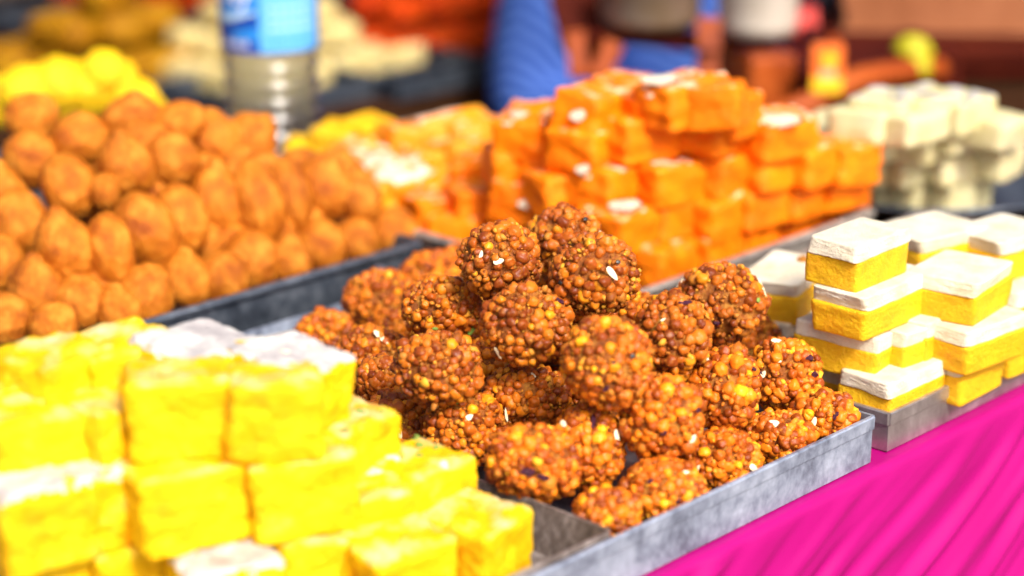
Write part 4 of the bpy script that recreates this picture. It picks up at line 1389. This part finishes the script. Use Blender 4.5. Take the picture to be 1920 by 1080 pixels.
bpy.data.objects.remove(fo)
xs = [v.co.x for v in tme.vertices]
tw = max(xs) - min(xs)
_b = bmesh.new()
_b.from_mesh(tme)
bmesh.ops.triangulate(_b, faces=_b.faces)
bmesh.ops.subdivide_edges(_b, edges=[e for e in _b.edges if e.calc_length() > 0.004], cuts=2)
a_start, a_span = math.radians(-86), math.radians(76)
for v_ in _b.verts:
    a = a_start + a_span * (v_.co.x - min(xs)) / tw
    t = -math.pi / 2 + a
    v_.co = Vector(((r0 + 0.0009) * math.cos(t), (r0 + 0.0009) * math.sin(t), lz0 + 0.0445 + v_.co.y))
link('brand_script', bm_mesh('brand_script', _b), M['label_white'], lab)
bpy.data.meshes.remove(tme)

# ------------------------------------------------------------------ counter scale behind the orange stack
SD = 2.12
def S3(px, py, dd=0.0):
    return Q(px, py, SD + dd)
base_p = P(1400, 214, 0.001)
sc_root = empty('counter_scale', base_p)
tag(sc_root, 'red-brown cast counter scale with two pans behind the orange barfi', 'scale')
def part(name, m, build, parent=None, smooth=False):
    bm = bmesh.new()
    build(bm)
    bmesh.ops.recalc_face_normals(bm, faces=bm.faces)
    for v_ in bm.verts:
        v_.co -= base_p
    return link(name, bm_mesh(name, bm, smooth), m, parent or sc_root)
def curve_pts(pp, n=24):
    out = []
    P_ = [Vector(p) for p in pp]
    for i in range(len(P_) - 1):
        a, b, c, d = P_[max(i - 1, 0)], P_[i], P_[i + 1], P_[min(i + 2, len(P_) - 1)]
        for k in range(n // (len(P_) - 1)):
            t = k / (n // (len(P_) - 1))
            out.append(0.5 * ((2 * b) + (-a + c) * t + (2 * a - 5 * b + 4 * c - d) * t * t + (-a + 3 * b - 3 * c + d) * t ** 3))
    out.append(P_[-1])
    return out
# sweeping front lip of the base
lip = curve_pts([S3(1405, 232, -.03), S3(1470, 212, -.03), S3(1530, 186, -.02), S3(1600, 152, 0), S3(1700, 132, .05), S3(1760, 130, .1)], 30)
part('base_lip', M['iron'], lambda bm: tube(bm, lip, [(0.014, 0.013)] * len(lip), 14), smooth=True)
horn = curve_pts([S3(1530, 186, -.01), S3(1556, 150, 0), S3(1566, 110, .02), S3(1560, 78, .04)], 18)
part('base_horn', M['iron'], lambda bm: tube(bm, horn, [(0.009, 0.010)] * len(horn), 14), smooth=True)
part('base_well', M['iron_dark'], lambda bm: add_bar(bm, S3(1470, 165, .10), S3(1760, 112, .16), 0.10, 0.055, bev=0.006))
part('base_block', M['iron'], lambda bm: (add_bar(bm, S3(1368, 150, .04), S3(1455, 145, .06), 0.09, 0.070, bev=0.008)))
part('block_collar', M['iron_dark'], lambda bm: add_bar(bm, S3(1375, 103, .04), S3(1430, 100, .05), 0.06, 0.018, bev=0.004))
part('pillar', M['iron'], lambda bm: add_bar(bm, S3(1326, 215, .02), S3(1326, 106, .02), 0.016, 0.016, up=Vector((1, 0, 0)), bev=0.003))
part('pillar_cap', M['iron'], lambda bm: add_bar(bm, S3(1328, 90, .0), S3(1328, 40, .0), 0.018, 0.018, up=Vector((1, 0, 0)), bev=0.003))
part('left_post', M['iron'], lambda bm: add_bar(bm, S3(1086, 142, .02), S3(1078, 64, .02), 0.014, 0.014, up=Vector((1, 0, 0)), bev=0.003))
part('inner_post', M['iron'], lambda bm: add_bar(bm, S3(1126, 134, .02), S3(1150, 84, .02), 0.014, 0.016, up=Vector((1, 0, 0)), bev=0.003))
part('lower_rail', M['iron'], lambda bm: add_bar(bm, S3(1080, 132, .02), S3(1335, 176, .02), 0.016, 0.012, bev=0.003))
part('upper_rail', M['iron_dark'], lambda bm: add_bar(bm, S3(1072, 62, .03), S3(1345, 90, .03), 0.012, 0.011, bev=0.002))
part('back_panel', M['iron_dark'], lambda bm: add_bar(bm, S3(1088, -60, .14), S3(1128, 118, .12), 0.042, 0.012, up=Vector((0, 1, 0)), bev=0.002))
part('beam', M['iron_dark'], lambda bm: add_bar(bm, S3(1090, 60, .06), S3(1500, 74, .06), 0.012, 0.010, bev=0.002))
part('back_stay', M['iron_dark'], lambda bm: add_bar(bm, S3(1078, 84, .06), S3(1048, -30, .07), 0.02, 0.022, up=Vector((1, 0, 0)), bev=0.003))
def pan(name, px, py, dd, rad, h, m):
    c = S3(px, py, dd)
    def b(bm):
        lathe(bm, [(0, 0.0), (rad * 0.86, 0.0), (rad * 0.97, h * 0.18), (rad, h), (rad * 1.04, h * 1.02), (rad * 1.03, h * 1.05), (rad * 0.97, h * 1.0), (rad * 0.93, h * 0.2), (rad * 0.8, 0.003), (0, 0.003)], 48)
        for v_ in bm.verts:
            v_.co += c
    return part(name, m, b, smooth=True)
pan('weighing_pan', 1218, 46, .04, 0.055, 0.06, M['brass'])
pan('weighing_pan', 1420, 62, .02, 0.043, 0.07, M['enamel'])
# small packet leaning on the base
pk = empty('small_packet', S3(1549, 174, -.03), (math.radians(-8), 0, math.radians(-6)))
tag(pk, 'small orange and yellow packet leaning on the red-brown scale', 'packet')
pw, ph_, pd_ = 0.032, 0.050, 0.014
bm = bmesh.new()
add_box(bm, (-pw / 2, -pd_ / 2, 0), (pw / 2, pd_ / 2, ph_), 0.001)
pb = link('packet_box', bm_mesh('packet_box', bm), M['packet_orange'], pk)
bm = bmesh.new()
add_box(bm, (-pw / 2 + 0.001, -pd_ / 2 - 0.0006, 0.001), (pw / 2 - 0.001, -pd_ / 2 - 0.0001, 0.016))
link('yellow_panel', bm_mesh('yellow_panel', bm), M['packet_yellow'], pb)
bm = bmesh.new()
bmesh.ops.create_cone(bm, cap_ends=True, segments=24, radius1=0.007, radius2=0.007, depth=0.0006, matrix=Matrix.Translation((0.002, -pd_ / 2 - 0.0004, 0.034)) @ Matrix.Rotation(math.pi / 2, 4, 'X'))
link('round_emblem', bm_mesh('round_emblem', bm), M['packet_yellow'], pb)
bm = bmesh.new()
add_box(bm, (-0.007, -pd_ / 2 - 0.0010, 0.015), (0.008, -pd_ / 2 - 0.0007, 0.024))
link('pink_patch', bm_mesh('pink_patch', bm), M['packet_pink'], pb)
# red bracket and black box, boards and lime at the back
bm = bmesh.new()
rb = P(1512, 150, 0.001)
add_bar(bm, Q(1512, 92, 2.4), Q(1506, 20, 2.4), 0.022, 0.022, up=Vector((1, 0, 0)), bev=0.003)
add_bar(bm, Q(1520, 62, 2.4), Q(1590, 74, 2.45), 0.02, 0.018, bev=0.003)
add_bar(bm, Q(1512, 92, 2.4), Q(1500, 165, 2.4), 0.016, 0.016, up=Vector((1, 0, 0)), bev=0.003)
for v_ in bm.verts:
    v_.co -= rb
tag(link('red_bracket', bm_mesh('red_bracket', bm), M['red'], loc=rb), 'bright red bracket standing behind the scale', 'bracket')
bm = bmesh.new()
add_box(bm, (-0.05, -0.03, 0), (0.05, 0.03, 0.09), 0.006)
add_box(bm, (-0.04, -0.034, 0.015), (0.04, -0.0302, 0.075), 0.002)
add_box(bm, (-0.03, -0.02, 0.09), (0.03, 0.02, 0.10), 0.004)
tag(link('black_box', bm_mesh('black_box', bm), M['black'], loc=Q(1562, 45, 2.5), rot=(0, 0, 0.2)), 'black box behind the red bracket at the back', 'box')
bb = empty('stacked_boards', Q(1700, 92, 2.42), (0, 0, -0.1))
tag(bb, 'stack of pinkish brown wooden boards at the back corner', 'boards')
for k in range(4):
    bm = bmesh.new()
    add_box(bm, (-0.078 - 0.004 * (k % 2), -0.07, k * 0.0195), (0.26 + 0.006 * k, 0.09, k * 0.0195 + 0.018), 0.002)
    link('board', bm_mesh('board', bm), M['terracotta'], bb, (0, 0.004 * k, 0.0))
v, f = ICO[4]
def lime_mesh():
    out = []
    for p in v:
        q = np.array(p)
        tip = max(0, abs(q[0]) - 0.8)
        out.append(q * np.array([1.15 + 0.5 * tip, 1.0, 1.0]) * (1 + 0.02 * nz(q, 6, 1)))
    return mesh_np('lime', out, f)
LM = lime_mesh()
for k, (px, py, d, r_, lab_) in enumerate([(1712, 96, 2.22, .018, 'yellow-green lime under the pinkish brown boards'), (1720, 126, 2.18, .015, 'small yellow lime in front of the bigger one')]):
    tag(link('lime', LM, M['limeskin'], loc=Q(px, py, d), rot=(0.3, 0.2, k), scale=(r_, r_, r_)), lab_, 'lime', 'limes at the back corner')
# wooden tool box that carries the boards, limes and bracket
bm = bmesh.new()
c0 = Q(1700, 130, 2.42)
add_box(bm, (-0.12, -0.16, 0.0), (0.40, 0.14, max(0.02, c0.z - 0.0)), 0.004)
add_box(bm, (-0.13, -0.17, max(0.02, c0.z) + 0.0005), (0.41, 0.15, max(0.02, c0.z) + 0.012), 0.002)
tag(link('wooden_chest', bm_mesh('wooden_chest', bm), M['iron_dark'], loc=(c0.x, c0.y, 0.001)), 'dark maroon wooden chest under the boards at the back corner', 'chest')

# ------------------------------------------------------------------ far table with blurred heaps
FZ = -0.10
ft = empty('far_table', WP(0.6, 1.75, -0.76), (0, 0, YAW))
tag(ft, 'dark wooden table with blurred heaps of sweets at the back', 'table')
bm = bmesh.new()
add_box(bm, (-1.6, -0.50, 0.62), (1.6, 0.55, 0.658), 0.003)
link('table_top', bm_mesh('table_top', bm), M['wood'], ft)
bm = bmesh.new()
add_box(bm, (-1.6, -0.485, 0.50), (1.6, -0.46, 0.618), 0.003)
link('apron_board', bm_mesh('apron_board', bm), M['wood'], ft)
for sx in (-1.52, 1.52):
    for sy in (-0.42, 0.48):
        bm = bmesh.new()
        add_box(bm, (sx - 0.035, sy - 0.035, 0), (sx + 0.035, sy + 0.035, 0.618), 0.003)
        link('leg', bm_mesh('leg', bm), M['wood'], ft)
def ftray(px, py, wu, wv, label):
    p = P(px, py, FZ)
    u, v_ = UV(p)
    return tray('sweets_tray', label, u - wu / 2, u + wu / 2, v_ - wv / 2, v_ + wv / 2, 0.028, M['dark_steel'], z0=FZ + 0.001, lip=0.006)
def heap(name, meshes, px, py, ru, rv, hgt, step, zs, n_lay, label, group, seed, rot_j=0.4, base=None):
    c = base or P(px, py, FZ)
    r = random.Random(seed)
    k = 0
    for L in range(n_lay):
        fr = 1 - L / n_lay
        nu, nv = max(1, int(2 * ru * fr / step)), max(1, int(2 * rv * fr / step))
        for a in range(nu):
            for b in range(nv):
                if 0 < a < nu - 1 and b > 0 and b < nv - 1 and L < n_lay - 1:
                    continue
                if b > nv * 0.75 and L < n_lay - 1:
                    continue
                u = (a - (nu - 1) / 2) * step + r.uniform(-.12, .12) * step
                w = (b - (nv - 1) / 2) * step + r.uniform(-.12, .12) * step
                p = c + UA * u + VA * w + Vector((0, 0, 0.006 + zs * (L + 0.5)))
                o = link(name, meshes[k % len(meshes)], None, loc=p, rot=(r.uniform(-.1, .1), r.uniform(-.1, .1), YAW + r.uniform(-rot_j, rot_j)))
                tag(o, label + (', topmost' if L == n_lay - 1 else (', lowest layer', ', second layer', ', third layer')[L]), 'sweet', group)
                k += 1
CB = [block_mesh('cream_barfi', 0.052, 0.048, 0.030, 300 + k, 0.03, 0.16, 6) for k in range(4)]
for me in CB:
    me.materials.append(M['cream'])
RB = [block_mesh('red_orange_sweet', 0.060, 0.056, 0.042, 320 + k, 0.10, 0.6, 6) for k in range(4)]
for me in RB:
    me.materials.append(M['redorange'])
GB = [block_mesh('golden_sweet', 0.060, 0.056, 0.044, 340 + k, 0.08, 0.6, 6) for k in range(4)]
for me in GB:
    me.materials.append(M['golden'])
ftray(520, 150, 0.40, 0.34, 'dark tray under the blurred cream heap on the far table')
heap('cream_barfi', CB, 505, 138, 0.165, 0.14, 0.13, 0.054, 0.031, 4, 'cream barfi block in the blurred cream heap behind the bottle', 'cream barfi blocks on the far table', 5)
ftray(830, 110, 0.46, 0.30, 'dark tray under the blurred red-orange heap on the far table')
heap('red_orange_sweet', RB, 815, 82, 0.21, 0.13, 0.12, 0.062, 0.040, 3, 'red-orange sweet in the blurred heap between the bottle and the blue shirt', 'red-orange sweets on the far table', 6)
ftray(190, 160, 0.36, 0.30, 'dark tray under the blurred golden brown heap on the far table')
heap('golden_sweet', GB, 205, 140, 0.16, 0.13, 0.12, 0.062, 0.042, 3, 'golden brown sweet in the blurred heap behind the yellow sweets', 'golden sweets on the far table', 7)
ftray(330, 40, 0.50, 0.26, 'dark tray at the back of the far table behind the cream heap')
heap('red_orange_sweet', RB, 345, 12, 0.20, 0.10, 0.12, 0.062, 0.040, 2, 'red-orange sweet at the back behind the cream heap', 'red-orange sweets behind the cream heap', 9)

# ------------------------------------------------------------------ vendor in a blue striped shirt
def skin_body(name, verts, edges, radii, root, m, parent=None, sub=2):
    me = bpy.data.meshes.new(name)
    me.from_pydata(verts, edges, [])
    o = link(name, me, m, parent)
    sk = o.modifiers.new('skin', 'SKIN')
    for k, rr in enumerate(radii):
        sv_ = me.skin_vertices[0].data[k]
        sv_.radius = rr if hasattr(rr, '__len__') else (rr, rr)
        sv_.use_root = (k == root)
    sk.use_smooth_shade = True
    sd = o.modifiers.new('subd', 'SUBSURF')
    sd.levels = sub
    sd.render_levels = sub
    return o
vc = Q(1372, 120, 2.66)
vroot = empty('person', (vc.x, vc.y, -0.76), (0, 0, math.radians(8)))
tag(vroot, 'person in a blue striped shirt sitting behind the scale', 'person')
vb = [(0, 0, .50), (0, 0, .66), (0, .0, .83), (0, .01, .97), (0, 0, 1.05), (0, -.02, 1.15), (0, -.03, 1.25),
      (-.18, .01, .96), (-.250, -.02, .66), (-.16, -.22, .62), (-.12, -.30, .61),
      (.18, .01, .96), (.255, .0, .66), (.16, -.20, .60), (.12, -.28, .59),
      (-.11, -.02, .47), (-.14, -.42, .48), (-.14, -.40, .07), (-.14, -.52, .04),
      (.11, -.02, .47), (.14, -.42, .48), (.14, -.40, .07), (.14, -.52, .04)]
eb = [(0, 1), (1, 2), (2, 3), (3, 4), (4, 5), (5, 6), (3, 7), (7, 8), (8, 9), (9, 10), (3, 11), (11, 12), (12, 13), (13, 14), (0, 15), (15, 16), (16, 17), (17, 18), (0, 19), (19, 20), (20, 21), (21, 22)]
rb_ = [(.15, .10), (.14, .095), (.15, .10), (.13, .085), .05, (.075, .09), (.06, .07), .055, .045, .033, (.035, .02), .055, .045, .033, (.035, .02), .075, .055, .042, (.035, .03), .075, .055, .042, (.035, .03)]
skin_body('body', vb, eb, rb_, 0, M['skin'], vroot)
vs_ = [(0, 0, .44), (0, 0, .54), (0, 0, .68), (0, 0, .84), (0, .01, .98), (-.20, .01, .965), (-.262, -.01, .64), (-.18, -.19, .615), (.20, .01, .965), (.275, .01, .64), (.19, -.17, .60)]
es_ = [(0, 1), (1, 2), (2, 3), (3, 4), (4, 5), (5, 6), (6, 7), (4, 8), (8, 9), (9, 10)]
rs_ = [(.205, .155), (.20, .145), (.19, .135), (.185, .125), (.14, .10), .080, .078, .060, .080, .078, .060]
skin_body('shirt', vs_, es_, rs_, 2, M['shirt'], vroot)
vt = [(0, 0, .47), (-.11, -.02, .46), (-.14, -.42, .47), (-.14, -.40, .09), (.11, -.02, .46), (.14, -.42, .47), (.14, -.40, .09)]
skin_body('trousers', vt, [(0, 1), (1, 2), (2, 3), (0, 4), (4, 5), (5, 6)], [(.165, .105), .095, .075, .06, .095, .075, .06], 0, M['trousers'], vroot)
st_ = empty('stool', (vc.x, vc.y, -0.76))
tag(st_, 'low wooden stool under the person in the blue shirt', 'stool')
bm = bmesh.new()
add_box(bm, (-.16, -.14, .335), (.16, .14, .365), .004)
link('seat', bm_mesh('seat', bm), M['wood'], st_)
for sx in (-.13, .13):
    for sy in (-.11, .11):
        bm = bmesh.new()
        add_box(bm, (sx - .018, sy - .018, 0), (sx + .018, sy + .018, .334), .002)
        link('leg', bm_mesh('leg', bm), M['wood'], st_)
v, f = ICO[3]
hv = [np.array(p) * np.array([.088, .10, .10]) * (1 + .06 * nz(p, 3, 2)) + np.array([0, 0, 1.255]) for p in v]
link('hair', mesh_np('hair', [q if q[2] > 1.21 or q[1] > 0.02 else q * np.array([.8, .8, 1]) for q in hv], f), M['hair'], vroot)
for s_ in (-1, 1):
    me = mesh_np('eye', np.array(ICO[2][0]) * 0.012 + np.array([s_ * .03, -.112, 1.195]), ICO[2][1])
    link('eye', me, M['enamel'], vroot)
    me = mesh_np('ear', np.array(ICO[2][0]) * np.array([.012, .02, .032]) + np.array([s_ * .083, -.01, 1.185]), ICO[2][1])
    link('ear', me, M['skin'], vroot)
link('nose', mesh_np('nose', np.array(ICO[2][0]) * np.array([.014, .022, .026]) + np.array([0, -.12, 1.165]), ICO[2][1]), M['skin'], vroot)

# ------------------------------------------------------------------ unseen awning, added to keep light off the far background
aw = empty('added_shade_awning', (0.2, 3.4, -0.76))
tag(aw, 'added unseen dark cloth awning on poles, shading the far background', 'awning')
bm = bmesh.new()
N_ = 40
rows = []
for a in range(N_ + 1):
    row = []
    for b in range(9):
        x_, y_ = -3.4 + 6.8 * a / N_, -1.05 + 3.2 * b / 8
        row.append(bm.verts.new((x_, y_, 1.60 + 0.10 * b / 8 - 0.05 * math.sin(math.pi * b / 8) - 0.03 * abs(math.sin(a * math.pi / 8)) + (-0.10 if b == 0 else 0))))
    rows.append(row)
for r1, r2 in zip(rows, rows[1:]):
    for b in range(8):
        bm.faces.new((r1[b], r2[b], r2[b + 1], r1[b + 1]))
bmesh.ops.recalc_face_normals(bm, faces=bm.faces)
r_ = bmesh.ops.solidify(bm, geom=bm.faces[:], thickness=0.003)
link('shade_cloth', bm_mesh('shade_cloth', bm, True), M['trousers'], aw)
for x_ in (-3.3, 3.3):
    for y_ in (-0.95, 2.05):
        bm = bmesh.new()
        tube(bm, [(x_, y_, 0), (x_, y_, 1.66)], 0.03, 12)
        bmesh.ops.recalc_face_normals(bm, faces=bm.faces)
        link('pole', bm_mesh('pole', bm, True), M['wood'], aw)
